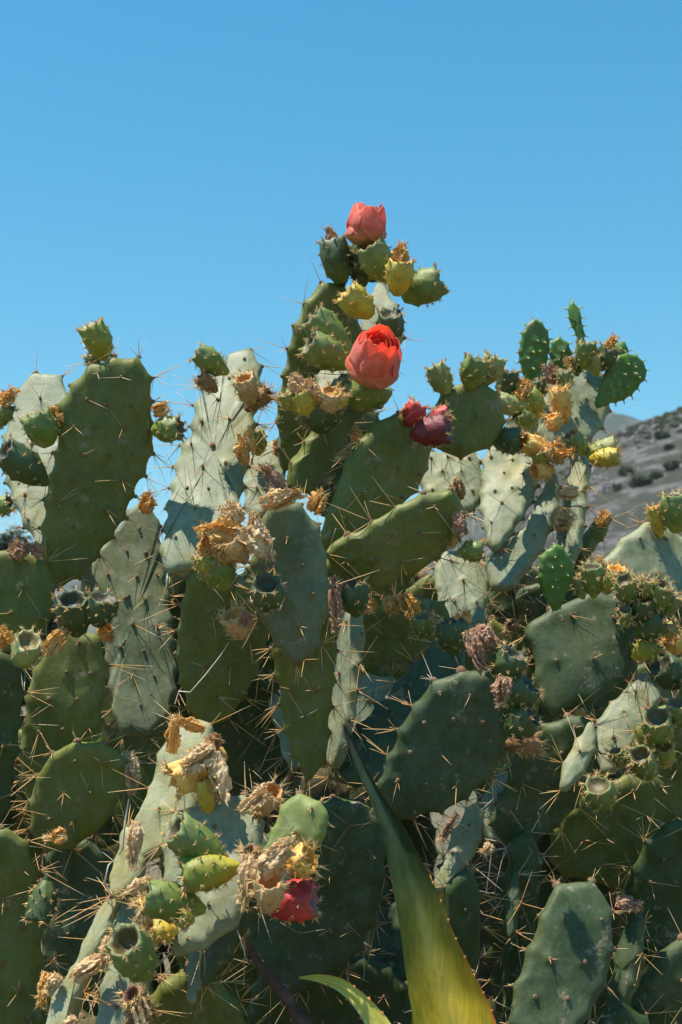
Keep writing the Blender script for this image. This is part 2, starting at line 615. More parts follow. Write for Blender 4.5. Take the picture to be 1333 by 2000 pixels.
    # felt cushions
    if felt:
        VV, FF = [], []
        fr_ = .0033 if not young else .0015
        for pw, nw in felt:
            x_, y_, z_ = frame(nw); o0 = len(VV)
            rr = fr_ * R.uniform(.8, 1.3)
            if not young and nw.z > .75 and pw.z > 0: rr *= R.uniform(1.1, 2.1)
            for rk, hk in ((1, -.3), (.85, .35), (.4, .75)):
                for a in range(6):
                    g = a * 1.047
                    VV.append(pw + (x_ * math.cos(g) + y_ * math.sin(g) * 1.25) * rr * rk + z_ * rr * hk)
            VV.append(pw + z_ * rr * .45)
            for rk in range(2):
                for a in range(6):
                    b_ = (a + 1) % 6
                    FF.append((o0 + rk * 6 + a, o0 + rk * 6 + b_, o0 + rk * 6 + 6 + b_, o0 + rk * 6 + 6 + a))
            for a in range(6):
                FF.append((o0 + 12 + a, o0 + 12 + (a + 1) % 6, o0 + 18))
        link('areoles', me_from('areoles', VV, FF, M['glochid'] if young else M['areole']), O, o, kind='stuff')
    return o


UPV = Vector((0, 0, 1))
# curved hook leaf of young pads
_hv, _hf = [], []
for k in range(6):
    t = k / 5
    ang = t * 1.9
    cx = .0055 * (1 - math.cos(ang)); cz = .0055 * math.sin(ang) + .0015 * t
    r = .0022 * (1 - t * .88)
    for j in range(5):
        a = j * 1.2566
        _hv.append((cx + r * math.cos(a) * math.cos(ang), r * math.sin(a), cz - r * math.cos(a) * math.sin(ang)))
for k in range(5):
    for j in range(5):
        _hf.append((k * 5 + j, k * 5 + (j + 1) % 5, k * 5 + 5 + (j + 1) % 5, k * 5 + 5 + j))
M['hook'] = simple('hook_leaf', [(.3, (.30, .36, .10)), (.7, (.55, .50, .22))], 90, .5, 0)
HOOK_ME = me_from('hook_leaf', _hv, _hf, M['hook'])

# ------------------------------------------------------------------ plants (roots)
PLANTS = {}


def plant(key, px, D, label):
    b = P(px, 1000, D)
    o = link('prickly_pear_cactus', None, (b.x, b.y, 0), None, label, 'cactus', 'prickly pear cacti of the hedge')
    PLANTS[key] = o


# ------------------------------------------------------------------ fruit
def fruit(plant, bx, by, tx, ty, Rpx, kind='green', D=2.4, tw=.35, cup=.28, tuft=1.0, dry=None, name='fruit'):
    b = P(bx, by, D); t = P(tx, ty, D)
    L2 = (t - b).length
    ax = ((t - b) - FWD * (tw * L2))
    L = max(ax.length, 1e-3)
    zx, zy, zz = frame(ax)
    rr = Rpx * D / FPX
    L = max(L, rr * 1.3)
    nseg = 26
    prof = [(0, .26), (.06, .40), (.14, .54), (.25, .72), (.37, .86), (.5, .96), (.62, 1.0), (.74, 1.0), (.85, .97), (.92, .93), (.985, .86),
            (1.0, .76), (.975, .66), (1 - cup * .5, .56), (1 - cup * .85, .42), (1 - cup, .2), (1 - cup, 0)]
    seed = R.random() * 100; irr0 = kind in ('tan', 'orange', 'brown')
    squash = R.uniform(.8, 1.15); slim = R.uniform(.75, 1.35); bendf = R.uniform(-.22, .22); prof = [((h, r ** slim) if i < 11 else (h, r)) for i, (h, r) in enumerate(prof)]
    if irr0: prof = [(h, r * (1 - .25 * math.sin(math.pi * min(h, 1)) * R.uniform(0, 1))) for h, r in prof]
    tub = []
    nT = int(22 + rr * 200)
    for i in range(nT):
        tt = .16 + .70 * (i + .5) / nT
        tub.append((tt, (i * 2.39996 + seed) % 6.2832))
    for i in range(8):
        tub.append((.985, (i * .7854 + seed + R.uniform(-.15, .15)) % 6.2832))
    V, T, CU, F = [], [], [], []
    irr = kind in ('tan', 'orange', 'brown')
    for k, (h, r) in enumerate(prof):
        if k == len(prof) - 1:
            V.append(zz * (h * L)); T.append(.9); CU.append(1); break
        for j in range(nseg):
            a = j / nseg * 6.2832
            d = 0
            if k < 12:
                for tt, ta in tub:
                    da = (a - ta + math.pi) % 6.2832 - math.pi
                    e = (da * r * rr) ** 2 + ((h - tt) * L) ** 2
                    d += math.exp(-e / (.17 * rr) ** 2)
                d = min(d, 1.25)
            q = mn.noise(Vector((math.cos(a) * 1.3, math.sin(a) * 1.3, h * 2 + seed)))
            q2 = mn.noise(Vector((math.cos(a) * 4, math.sin(a) * 4, h * 5 + seed))) * (.28 if irr else ({'red': .34, 'darkred': .14}.get(kind, .08)))
            rad = (1 + (.16 * mn.noise(Vector((math.cos(a) * 2.4, math.sin(a) * 2.4, seed + 31))) if k >= 9 else 0)) * rr * (r * .93 + d * (.17 if k < 10 else .10) * min(1, h * 6 + .1) + q * .10 * r + q2 * r)
            hh = h * L + ((d * .20 + q2 * .5) * rr if k in (9, 10, 11) else 0)
            V.append(zx * (rad * math.cos(a) * squash + bendf * L * (h * h - h)) + zy * (rad * math.sin(a)) + zz * hh)
            T.append(min(h, 1)); CU.append(1 if k > 11 else (.4 if k == 11 else 0))
    for k in range(len(prof) - 2):
        for j in range(nseg):
            j2 = (j + 1) % nseg
            F.append((k * nseg + j, k * nseg + j2, (k + 1) * nseg + j2, (k + 1) * nseg + j))
    k = len(prof) - 2
    for j in range(nseg):
        F.append((k * nseg + j, k * nseg + (j + 1) % nseg, len(V) - 1))
    o = link(name, me_from(name, V, F, FK[kind], {'t': T, 'cup': CU}), b, PLANTS[plant], label=FLABEL.get(kind))
    items = []; knobs = []
    for tt, ta in tub:
        if R.random() > .75 * tuft + .1: continue
        r = np.interp(tt, [q[0] for q in prof[:11]], [q[1] for q in prof[:11]])
        rad = (r * .93 + .12) * rr
        nd = (zx * (math.cos(ta) * squash) + zy * math.sin(ta))
        pw = zx * (rad * math.cos(ta) * squash) + zy * (rad * math.sin(ta)) + zz * (tt * L + (.16 * rr if tt > .97 else 0))
        nd = (nd + zz * (.7 if tt > .97 else .1)).normalized()
        knobs.append((pw - nd * (.02 * rr), nd, R.uniform(.0006, .0019) * (1.25 if tt > .97 else 1)))
        for q in range(R.randint(5, 9) if tt < .97 else R.randint(9, 14)):
            rv = Vector((R.gauss(0, 1), R.gauss(0, 1), R.gauss(0, 1)))
            d = (nd + rv * .5).normalized()
            items.append((pw - nd * (.03 * rr) + rv * .0007, d, R.uniform(.0035, .009) * (1.5 if irr else 1) * (1.3 if tt > .97 else 1), R.uniform(.0005, .0009)))
    if items:
        link('glochids', spikes_mesh('glochids', items, M['glochid'], tri=True, knobs=knobs), b, o, kind='stuff')
    if dry:
        wither(plant, None, D, parent=o, origin=b + zz * (L * .93), axis=zz, L=rr * 1.5, rad=rr * .62, kind=dry)
    return o


def wither(plant, px, D, parent=None, origin=None, axis=None, L=None, rad=None, kind='dry', open_=None, n=None, name='withered_flower'):
    """crumpled dried flower; px = (bx,by,tx,ty,Rpx)"""
    if px:
        bx, by, tx, ty, Rp = px
        origin = P(bx, by, D); t = P(tx, ty, D)
        axis = (t - origin) - FWD * (.2 * (t - origin).length)
        L = axis.length; rad = Rp * D / FPX
    x, y, z = frame(axis)
    V, F = [], []
    seed = R.random() * 200
    open_ = R.uniform(.1, .9) if open_ is None else open_
    n = R.randint(4, 9) if n is None else n
    nu, nv = 11, 17
    for p in range(n):
        a0 = p / n * 6.2832 + R.uniform(-.3, .3)
        lay = .55 + .45 * (p % 2) + R.uniform(-.12, .12)
        LL = L * R.uniform(.72, 1.08)
        hw = R.uniform(.45, .85)
        o0 = len(V)
        curl = R.uniform(-.6, .9)
        for j in range(nv):
            v = j / (nv - 1)
            rp = (.35 + .75 * math.sin(math.pi * min(1, v * .8 + .08))) * (1 - (1 - open_) * v ** 2 * .75)
            for i in range(nu):
                u = i / (nu - 1) * 2 - 1
                wv = math.sin(math.pi * min(1, .12 + v * .8)) ** .6
                a = a0 + u * hw * (.5 + .8 * wv)
                q = Vector((math.cos(a) * 2.6, math.sin(a) * 2.6, v * 3.2 + seed + p * 3))
                cr = mn.noise(q) * .50 + (abs(mn.noise(q * 2.3)) - .25) * .75 + (abs(mn.noise(q * 5.5)) - .2) * .42 + mn.noise(q * 13) * .12
                fold = .12 * math.sin(u * 7 + seed + v * 2) * v
                r = rad * lay * (rp + (cr + fold) * (.5 + .6 * v)) + rad * curl * .35 * max(0, v - .7) / .3
                hgt = LL * v * (1 - .1 * abs(u)) + rad * .3 * mn.noise(q * 1.7 + Vector((5, 5, 5)))
                if j >= nv - 2: hgt += rad * (.75 if j == nv - 1 else .3) * mn.noise(q * 9)
                V.append(x * (r * math.cos(a)) + y * (r * math.sin(a)) + z * hgt)
        for j in range(nv - 1):
            for i in range(nu - 1):
                q = o0 + j * nu + i
                F.append((q, q + 1, q + nu + 1, q + nu))
    m = me_from(name, V, F, M[kind], smooth=False)
    o = link(name, m, origin, parent or PLANTS[plant], label={'dry_pink': 'withered pinkish brown flower', 'dry_orange': 'withered orange flower'}.get(kind))
    s = o.modifiers.new('thickness', 'SOLIDIFY'); s.thickness = .0007
    it = []
    for k in range(46):
        a = R.random() * 6.2832; hh = R.choice((0, 0, .1, .9, 1, 1))
        d = (x * math.cos(a) + y * math.sin(a))
        it.append((d * rad * (.55 if hh < .5 else .45) + z * (L * hh), (d + z * R.uniform(-.4, .9) + Vector((R.gauss(0, .3), R.gauss(0, .3), R.gauss(0, .3)))), R.uniform(.004, .009), R.uniform(.0005, .0008)))
    for k in range(16):
        a = R.random() * 6.2832; d = (x * math.cos(a) + y * math.sin(a))
        it.append((d * rad * R.uniform(.2, .7) + z * (L * R.uniform(.6, 1)), d * .5 + z * R.uniform(.2, 1.2) + Vector((R.gauss(0, .4), R.gauss(0, .4), R.gauss(0, .4))), R.uniform(.008, .018), .0005))
    link('bristles', spikes_mesh('bristles', it, M['glochid'], tri=True), origin, parent or PLANTS[plant], kind='stuff')
    return o


def flower(plant, bx, by, tx, ty, Rpx, D, tw, openf, label, layers, top=0.0):
    b = P(bx, by, D); t = P(tx, ty, D)
    ax = ((t - b) - FWD * (tw * (t - b).length))
    x, y, z = frame(ax); L = ax.length; rad = Rpx * D / FPX
    root = link('flower', None, b, PLANTS[plant], label=label)
    for li, (n, rs, ls, inw) in enumerate(layers):
        for p in range(n):
            a0 = p / n * 6.2832 + li * .55 + R.uniform(-.12, .12)
            hw = 6.2832 / n * R.uniform(.66, .82)
            V, T, PK, F = [], [], [], []
            nu, nv = 13, 17
            LL = L * ls * R.uniform(.9, 1.05); seed = R.random() * 99
            pk = R.uniform(.6, 1) if li < 1 else R.uniform(.1, .85)
            for j in range(nv):
                v = j / (nv - 1)
                rp = np.interp(v, [0, .12, .3, .5, .7, .86, 1], [.34, .60, .90, 1.02, .98, .80 - inw * .25 + top, .52 - inw * .5 + openf + top])
                wv = np.interp(v, [0, .2, .45, .7, .88, .96, 1], [.40, .70, .98, 1.08, 1.0, .86, .62])
                for i in range(nu):
                    u = i / (nu - 1) * 2 - 1
                    a = a0 + u * hw * wv
                    r = rad * rs * (rp + .05 * u * u * v - .03 * (1 - abs(u)) * v)
                    nz = mn.noise(Vector((u * 1.6, v * 2.2, seed)))
                    r *= 1 + .13 * nz + .02 * u * (1 if p % 2 else -1)
                    nz2 = mn.noise(Vector((u * 5, v * 3, seed + 4)))
                    r += rad * .035 * mn.noise(Vector((u * 9, v * 1.5, seed + 8))) * v
                    hgt = LL * (v - .17 * abs(u) ** 2.6 * v ** 2) + L * .012 * nz2 * v
                    if j > nv - 4: r += rad * .05 * mn.noise(Vector((u * 4, seed, 3)))
                    V.append(x * (r * math.cos(a)) + y * (r * math.sin(a)) + z * hgt)
                    T.append(v if ls > .6 else v * .42); PK.append(min(1, pk * (.5 + .5 * abs(u)) + .5 * max(0, abs(u) - .8) * 5 * v))
            for j in range(nv - 1):
                for i in range(nu - 1):
                    q = j * nu + i
                    F.append((q, q + 1, q + nu + 1, q + nu))
            o = link('petal', me_from('petal', V, F, M['petal'], {'t': T, 'pink': PK}), b, root)
            s = o.modifiers.new('thickness', 'SOLIDIFY'); s.thickness = .0005
            s2 = o.modifiers.new('smooth', 'SUBSURF'); s2.levels = 1; s2.render_levels = 1
    # stamens
    it = []
    for k in range(60):
        a = R.random() * 6.28; r0 = rad * .3 * R.random()
        it.append((x * (r0 * math.cos(a)) + y * (r0 * math.sin(a)) + z * L * .15, z + Vector((R.gauss(0, .2), R.gauss(0, .2), R.gauss(0, .2))), L * R.uniform(.4, .55), .0009))
    link('stamens', spikes_mesh('stamens', it, M['dry_orange'], tri=True), b, root, kind='stuff')
    return root

# ------------------------------------------------------------------ ground and hills
def ground_mat():
    m, n, l, b = newmat('dry_soil')
    pos = geo_pos(n)
    c = ramp(n, l, noise_node(n, l, 3, 8, .7, pos), [(.3, (.10, .08, .045)), (.55, (.16, .13, .075)), (.75, (.22, .18, .11))])
    c2 = ramp(n, l, noise_node(n, l, .06, 6, .65, pos), [(.45, (0, 0, 0)), (.6, (1, 1, 1))])
    c = mix(n, l, c, (.08, .085, .035), c2)
    l.new(c, b.inputs['Base Color']); b.inputs['Roughness'].default_value = .95
    bump(n, l, b, noise_node(n, l, 18, 8, .75, pos), .8, .03)
    return m


def grid_mesh(name, xs, ys, fn, mat):
    V = [fn(x, y) for y in ys for x in xs]
    nx = len(xs)
    F = [(j * nx + i, j * nx + i + 1, j * nx + nx + i + 1, j * nx + nx + i) for j in range(len(ys) - 1) for i in range(nx - 1)]
    return me_from(name, V, F, mat)


def spaced(lim, n):
    return [math.copysign(abs(t) ** 4.0 * lim, t) for t in np.linspace(-1, 1, n)]


M['soil'] = ground_mat()
g = grid_mesh('ground', spaced(2500, 141), spaced(2500, 141),
              lambda x, y: (x, y, .06 * mn.noise(Vector((x * .9, y * .9, 0))) + .02 * mn.noise(Vector((x * 4, y * 4, 3)))), M['soil'])
link('ground', g, (0, 0, 0), kind='structure')


def hill_mat(name, rock, rock2, scrub, scrub2, sc, stretch):
    m, n, l, b = newmat(name)
    pos = geo_pos(n)
    mp = n.new('ShaderNodeMapping')
    mp.inputs['Rotation'].default_value = (0, .6, 0)
    mp.inputs['Scale'].default_value = stretch
    l.new(pos, mp.inputs[0]); v = mp.outputs[0]
    rk = ramp(n, l, noise_node(n, l, sc * 3, 8, .7, v), [(.3, rock), (.7, rock2)])
    sb = ramp(n, l, noise_node(n, l, sc * 5, 6, .7, v), [(.3, scrub), (.7, scrub2)])
    gate = ramp(n, l, noise_node(n, l, sc, 9, .72, v), [(.43, (0, 0, 0)), (.50, (1, 1, 1))])
    l.new(mix(n, l, rk, sb, gate), b.inputs['Base Color'])
    b.inputs['Roughness'].default_value = .95
    bump(n, l, b, noise_node(n, l, sc * 4, 8, .75, v), 1.0, .8)
    return m


M['hill'] = hill_mat('limestone_hillside', (.11, .10, .095), (.24, .225, .22), (.030, .034, .020), (.075, .072, .045), .26, (1, .6, 1.5))
M['farhill'] = hill_mat('far_wooded_hill', (.07, .08, .065), (.11, .11, .09), (.022, .036, .025), (.04, .055, .035), .03, (1, 1, 1))


def hill(px, s, crest, y0, y1, namp, seed):
    """px = column in the view at the crest, s = 0 foot .. 1 crest .. 1.6 behind"""
    cx = np.interp(px, [q[0] for q in crest], [q[1] for q in crest])
    y = y0 + (y1 - y0) * s
    x = (px - RES[0] / 2) / FPX * y
    H = (1350 - cx) / FPX * y1 + 1.6
    prof = np.interp(s, [0, .35, .7, 1, 1.3, 1.7], [-.02, .24, .66, 1, .9, .0])
    q = Vector((x * .02, y * .02, seed))
    nz = mn.fractal(q * 3, .8, 2.2, 7) * namp * .5
    edge = min(1, s * 4)
    rk = abs(mn.noise(Vector((x * .13 + 50, y * .13, seed)))) * namp * .35
    return Vector((x, y, H * prof + (nz * (1 if s < .9 else .45) + rk) * edge))


CREST = [(700, 1300), (900, 1100), (1000, 985), (1100, 905), (1150, 870), (1200, 845), (1260, 817), (1333, 790), (1450, 752), (1700, 700), (2300, 640), (3200, 600)]
near = lambda px, s: hill(px, s, CREST, 55, 190, 1.5, 1.0)
link('rocky_hillside', grid_mesh('rocky_hillside', list(np.linspace(700, 3200, 330)), list(np.linspace(0, 1.7, 120)), near, M['hill']), (0, 0, 0), kind='structure')
CREST2 = [(-6000, 1090), (-1500, 1120), (0, 1100), (300, 1130), (700, 1120), (900, 1010), (1000, 900), (1100, 828), (1165, 796), (1205, 795), (1260, 812), (1320, 850), (1500, 850), (2500, 900), (5000, 1100)]
far = lambda px, s: hill(px, s, CREST2, 380, 800, 7, 8.0)
link('far_hill', grid_mesh('far_hill', list(np.linspace(-6000, 5000, 500)), list(np.linspace(0, 1.7, 60)), far, M['farhill']), (0, 0, 0), kind='structure')


def ico(sub=1):
    import bmesh
    bm = bmesh.new(); bmesh.ops.create_icosphere(bm, subdivisions=sub, radius=1)
    v = [tuple(q.co) for q in bm.verts]; f = [tuple(a.index for a in q.verts) for q in bm.faces]
    bm.free(); return v, f


I1 = ico(1); I2 = ico(2)
M['bush'] = simple('evergreen_scrub', [(.3, (.018, .028, .012)), (.7, (.042, .055, .025))], 2.5, .9, .8, .2)
M['boulder'] = simple('limestone', [(.3, (.10, .09, .085)), (.7, (.24, .22, .215))], 1.2, .9, .8, .2)


def scatter(name, src, mat, n, size, kindseed):
    V, F = [], []
    rr = random.Random(kindseed)
    for k in range(n):
        px = rr.uniform(1050, 1900); s = rr.uniform(.1, 1.0)
        p = near(px, s); r = size * rr.uniform(.4, 1.3)
        if mn.noise(p * .06 + Vector((kindseed, 0, 0))) < -.05: continue
        o = len(V)
        for q in src[0]:
            q = Vector(q)
            V.append(p + Vector((q.x, q.y, q.z * .7)) * r * (1 + .45 * mn.noise(q * 1.7 + p)))
        F += [tuple(i + o for i in f) for f in src[1]]
    link(name, me_from(name, V, F, mat, smooth=False), (0, 0, 0), kind='stuff')


scatter('hillside_scrub', I1, M['bush'], 3600, .48, 3)
scatter('hillside_rocks', I1, M['boulder'], 1500, .42, 5)


def bush_at(px, py, rpx, label):
    best = min((abs(project(near(px, s))[1] - py), s) for s in np.linspace(.1, 1, 120))[1]
    p = near(px, best); d = project(p)[2]; r = rpx * d / FPX
    root = link('hillside_bush', None, p, None, label, 'bush', 'evergreen bushes on the rocky hillside')
    V, F = [], []
    for c in range(14):
        o = len(V); cc = Vector((R.gauss(0, .42), R.gauss(0, .42), abs(R.gauss(.5, .3)))) * r
        for q in I2[0]:
            q = Vector(q)
            V.append(cc + q * (r * R.uniform(.40, .47)) * (1 + .7 * mn.noise(q * 2.6 + p + cc)))
        F += [tuple(i + o for i in f) for f in I2[1]]
    for c in range(500):       # leafy sprays that break the outline
        q = Vector((R.gauss(0, .52), R.gauss(0, .52), abs(R.gauss(.55, .4)))) * r
        a = Vector((R.gauss(0, 1), R.gauss(0, 1), R.gauss(0, 1))).normalized() * (.10 * r)
        b_ = Vector((R.gauss(0, 1), R.gauss(0, 1), R.gauss(0, 1))).normalized() * (.08 * r)
        o = len(V); V += [q - a, q + b_, q + a]; F.append((o, o + 1, o + 2))
    link('crown', me_from('crown', V, F, M['bush'], smooth=False), p, root)
    tv, tf = [], []
    for k, z in enumerate((-.3, .6)):
        for j in range(6):
            tv.append(Vector((math.cos(j * 1.047) * r * .08, math.sin(j * 1.047) * r * .08, z * r)))
    tf = [(j, (j + 1) % 6, 6 + (j + 1) % 6, 6 + j) for j in range(6)]
    link('trunk', me_from('trunk', tv, tf, M['woody']), p, root)


bush_at(1304, 858, 14, 'dark round bush high on the rocky hillside, near the ridge')
bush_at(1314, 880, 10, 'small bush just below the highest dark bush on the hillside')
bush_at(1228, 928, 14, 'green bush on the grey rocks left of the hillside, nearest the yellow fruit')
bush_at(1254, 950, 19, 'largest dark bush in the middle of the grey hillside')
bush_at(1289, 938, 12, 'small bush on the rocks right of the largest hillside bush')
bush_at(1318, 918, 15, 'bush at the right edge halfway down the rocky hillside')
bush_at(1212, 958, 10, 'lowest small dark bush, just above the spiny stem of the cactus')


def leafy_shrub(px, py, D, rpx, label):
    top = P(px, py, D); r = rpx * D / FPX
    base = Vector((top.x, top.y, 0))
    root = link('distant_shrub', None, base, None, label, 'shrub')
    V, F = [], []
    rr = random.Random(4)
    for c in range(9000):
        u = Vector((rr.gauss(0, 1), rr.gauss(0, 1), rr.gauss(0, 1))).normalized() * rr.random() ** .4
        q = Vector((u.x * r * 1.6, u.y * r * 1.6, top.z * .62 + u.z * top.z * .40))
        if mn.noise(q * 1.6) < -.12: continue
        a = Vector((rr.gauss(0, 1), rr.gauss(0, 1), rr.gauss(0, 1))).normalized() * .07
        b_ = Vector((rr.gauss(0, 1), rr.gauss(0, 1), rr.gauss(0, 1))).normalized() * .05
        o = len(V); V += [q - a, q + b_, q + a, q - b_]; F.append((o, o + 1, o + 2, o + 3))
    link('crown', me_from('crown', V, F, M['bush'], smooth=False), base, root)
    for k in range(5):
        d = Vector((rr.uniform(-.5, .5) * r, rr.uniform(-.5, .5) * r, top.z * .8))
        x, y, z = frame(d); tv = []
        for t, w_ in ((0, .09), (1, .02)):
            for j in range(6):
                tv.append(d * t + (x * math.cos(j * 1.047) + y * math.sin(j * 1.047)) * w_)
        link('trunk', me_from('trunk', tv, [(j, (j + 1) % 6, 6 + (j + 1) % 6, 6 + j) for j in range(6)], M['woody']), base, root)


leafy_shrub(40, 1035, 26, 75, 'blurred green shrub far behind the cacti at the left edge')


# thin air haze over the valley
def haze():
    x, y0, y1, z0, z1 = 3000, -3000, 3200, -1.0, 230
    V = [(-x, y0, z0), (x, y0, z0), (x, y1, z0), (-x, y1, z0), (-x, y0, z1), (x, y0, z1), (x, y1, z1), (-x, y1, z1)]
    F = [(0, 3, 2, 1), (4, 5, 6, 7), (0, 1, 5, 4), (1, 2, 6, 5), (2, 3, 7, 6), (3, 0, 4, 7)]
    m = bpy.data.materials.new('haze'); m.use_nodes = True; n = m.node_tree.nodes
    n.remove(n['Principled BSDF'])
    v = n.new('ShaderNodeVolumePrincipled'); v.inputs['Color'].default_value = (.80, .90, 1, 1)
    v.inputs['Density'].default_value = .0002
    m.node_tree.links.new(v.outputs[0], n['Material Output'].inputs['Volume'])
    link('haze', me_from('haze', V, F, m, smooth=False), (0, 0, 0), kind='stuff')


haze()

# ------------------------------------------------------------------ the cacti
plant('left', 150, 2.5, 'prickly pear at left, its huge shaded pad topped by a yellow-green fruit')
plant('second', 410, 2.65, 'prickly pear with a tall pale sunlit pad, just left of the flowering cactus')
plant('centre', 620, 2.45, 'tallest prickly pear in the middle bearing two coral flowers and a dark red fruit')
plant('back', 960, 2.85, 'sunlit grey prickly pear behind on the right, crowned by hooked bright green young pads')
plant('right', 1150, 2.45, 'prickly pear at the right edge with rows of cup-shaped fruits in front of the hillside')
plant('front', 330, 2.0, 'nearest sunlit prickly pear at lower left with tan withered flowers and a red fruit')
plant('low', 1080, 2.15, 'bluish green prickly pear low at right with a rounded pad behind the agave')
plant('thicket_l', 300, 3.0, 'dark shaded prickly pear filling the gaps behind the left cacti')
plant('thicket_r', 1000, 3.15, 'dark shaded prickly pear filling the gaps behind the right cacti')

# --- left plant
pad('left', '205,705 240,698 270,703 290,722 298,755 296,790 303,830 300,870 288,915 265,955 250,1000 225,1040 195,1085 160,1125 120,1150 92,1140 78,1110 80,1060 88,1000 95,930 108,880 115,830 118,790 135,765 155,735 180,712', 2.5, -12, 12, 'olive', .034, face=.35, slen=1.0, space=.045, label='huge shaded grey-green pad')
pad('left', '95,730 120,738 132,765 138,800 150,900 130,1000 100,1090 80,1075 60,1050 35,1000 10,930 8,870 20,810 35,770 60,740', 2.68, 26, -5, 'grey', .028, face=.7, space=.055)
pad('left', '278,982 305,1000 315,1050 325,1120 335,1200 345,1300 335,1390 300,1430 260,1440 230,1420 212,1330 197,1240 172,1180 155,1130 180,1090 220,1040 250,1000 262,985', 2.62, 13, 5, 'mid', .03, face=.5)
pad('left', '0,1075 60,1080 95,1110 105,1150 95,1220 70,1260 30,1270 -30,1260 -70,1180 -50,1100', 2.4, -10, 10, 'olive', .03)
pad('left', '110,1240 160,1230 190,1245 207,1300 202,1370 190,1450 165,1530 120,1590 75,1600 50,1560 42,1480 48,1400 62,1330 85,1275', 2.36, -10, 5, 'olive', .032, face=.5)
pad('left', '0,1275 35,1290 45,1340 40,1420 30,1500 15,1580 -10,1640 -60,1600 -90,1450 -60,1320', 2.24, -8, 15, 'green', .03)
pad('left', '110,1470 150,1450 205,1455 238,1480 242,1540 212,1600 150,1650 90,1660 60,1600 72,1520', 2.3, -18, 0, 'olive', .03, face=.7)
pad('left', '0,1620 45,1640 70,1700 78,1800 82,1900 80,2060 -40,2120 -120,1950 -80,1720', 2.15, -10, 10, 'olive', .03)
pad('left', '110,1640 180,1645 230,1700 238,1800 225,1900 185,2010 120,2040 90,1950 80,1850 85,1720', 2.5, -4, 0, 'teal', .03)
pad('left', oval(160, 2650, 150, 1980, 330), 2.45, -5, 10, 'woody', .06)
pad('left', oval(170, 3350, 160, 2550, 330), 2.45, 0, 0, 'woody', .08, sp=.4)
pad('left', oval(-60, 2750, -20, 2030, 300), 2.25, 0, 20, 'woody', .06)
# --- second plant
pad('second', '455,690 480,685 503,698 512,740 502,790 495,850 482,920 470,990 455,1040 430,1085 400,1100 355,1118 318,1105 322,1040 332,960 345,900 357,865 372,850 378,805 393,770 402,735 428,733 443,710', 2.6, 27, -3, 'grey', .03, face=.45, space=.05, label='tall pale sunlit pad with thin spine shadows')
pad('second', '508,872 540,862 556,900 552,960 520,1005 482,1000 476,940 486,892', 2.85, 25, 0, 'grey', .026)
pad('second', '400,1085 450,1105 500,1160 520,1230 502,1310 472,1370 430,1412 380,1402 355,1340 345,1270 352,1190 370,1125', 2.5, -14, 22, 'olive', .034, face=.7)
pad('second', '440,1330 500,1305 550,1350 578,1430 572,1490 530,1545 460,1545 420,1480 410,1400', 2.62, -8, 0, 'green', .03)
pad('second', oval(450, 2100, 470, 1480, 290), 2.68, -5, 10, 'olive', .035)
pad('second', oval(430, 2750, 440, 2050, 330), 2.65, 0, 0, 'woody', .06)
pad('second', oval(440, 3300, 430, 2600, 330), 2.65, 0, 0, 'woody', .08, sp=.4)
pad('second', '330,1120 400,1100 420,1180 400,1300 370,1400 330,1420 318,1330 322,1220', 2.75, -10, 0, 'green', .03)
pad('second', '528,1360 545,1365 560,1420 575,1470 580,1500 565,1500 548,1450 532,1400', 2.56, 22, -25, 'grey', .022, label='narrow sunlit pad sliver')
# --- centre plant
pad('centre', '640,552 668,560 690,590 702,650 692,730 667,800 642,850 622,880 592,905 562,918 549,900 550,850 548,790 555,740 565,690 573,650 585,618 608,575', 2.66, -14, 26, 'olive', .036, face=.25, slen=1.15)
pad('centre', '745,556 768,590 788,640 772,700 740,740 712,760 672,800 640,822 628,800 650,740 690,660 712,600', 2.70, 22, -8, 'grey', .022, face=.2, space=.07)
pad('centre', '712,545 690,530 684,500 692,478 712,470 730,490 735,530 728,552', 2.64, -5, 15, 'green', .028, face=.2, sp=.4, space=.03)
pad('centre', '700,728 738,748 722,790 692,830 662,885 630,940 600,968 570,955 568,925 590,880 618,835 640,780 668,735', 2.52, -6, 38, 'olive', .032, face=.5)
pad('centre', '640,700 700,690 730,720 700,745 655,760 632,790 615,820 605,800 618,750', 2.60, 24, -12, 'grey', .026, face=.3)
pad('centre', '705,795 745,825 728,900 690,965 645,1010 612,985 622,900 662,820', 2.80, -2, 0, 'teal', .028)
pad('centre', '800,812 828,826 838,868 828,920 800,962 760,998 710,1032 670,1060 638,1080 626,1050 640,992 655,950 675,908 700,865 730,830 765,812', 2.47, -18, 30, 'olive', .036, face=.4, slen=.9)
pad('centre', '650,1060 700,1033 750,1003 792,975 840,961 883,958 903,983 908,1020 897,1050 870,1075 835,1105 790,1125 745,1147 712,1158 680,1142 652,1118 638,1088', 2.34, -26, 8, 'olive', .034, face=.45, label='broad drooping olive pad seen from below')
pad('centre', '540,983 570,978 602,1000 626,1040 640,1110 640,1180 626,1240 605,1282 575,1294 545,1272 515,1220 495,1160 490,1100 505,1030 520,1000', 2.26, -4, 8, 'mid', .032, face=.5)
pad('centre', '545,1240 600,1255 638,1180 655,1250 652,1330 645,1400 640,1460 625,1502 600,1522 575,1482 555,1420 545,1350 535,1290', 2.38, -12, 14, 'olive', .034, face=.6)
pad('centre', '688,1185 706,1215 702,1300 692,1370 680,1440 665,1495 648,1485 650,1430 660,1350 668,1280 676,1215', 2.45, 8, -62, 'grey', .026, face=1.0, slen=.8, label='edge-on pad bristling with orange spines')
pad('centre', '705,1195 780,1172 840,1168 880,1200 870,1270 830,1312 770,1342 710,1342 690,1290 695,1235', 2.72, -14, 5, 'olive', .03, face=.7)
pad('centre', '700,1330 760,1325 800,1350 780,1400 720,1440 690,1420', 2.66, 22, 0, 'grey', .026)
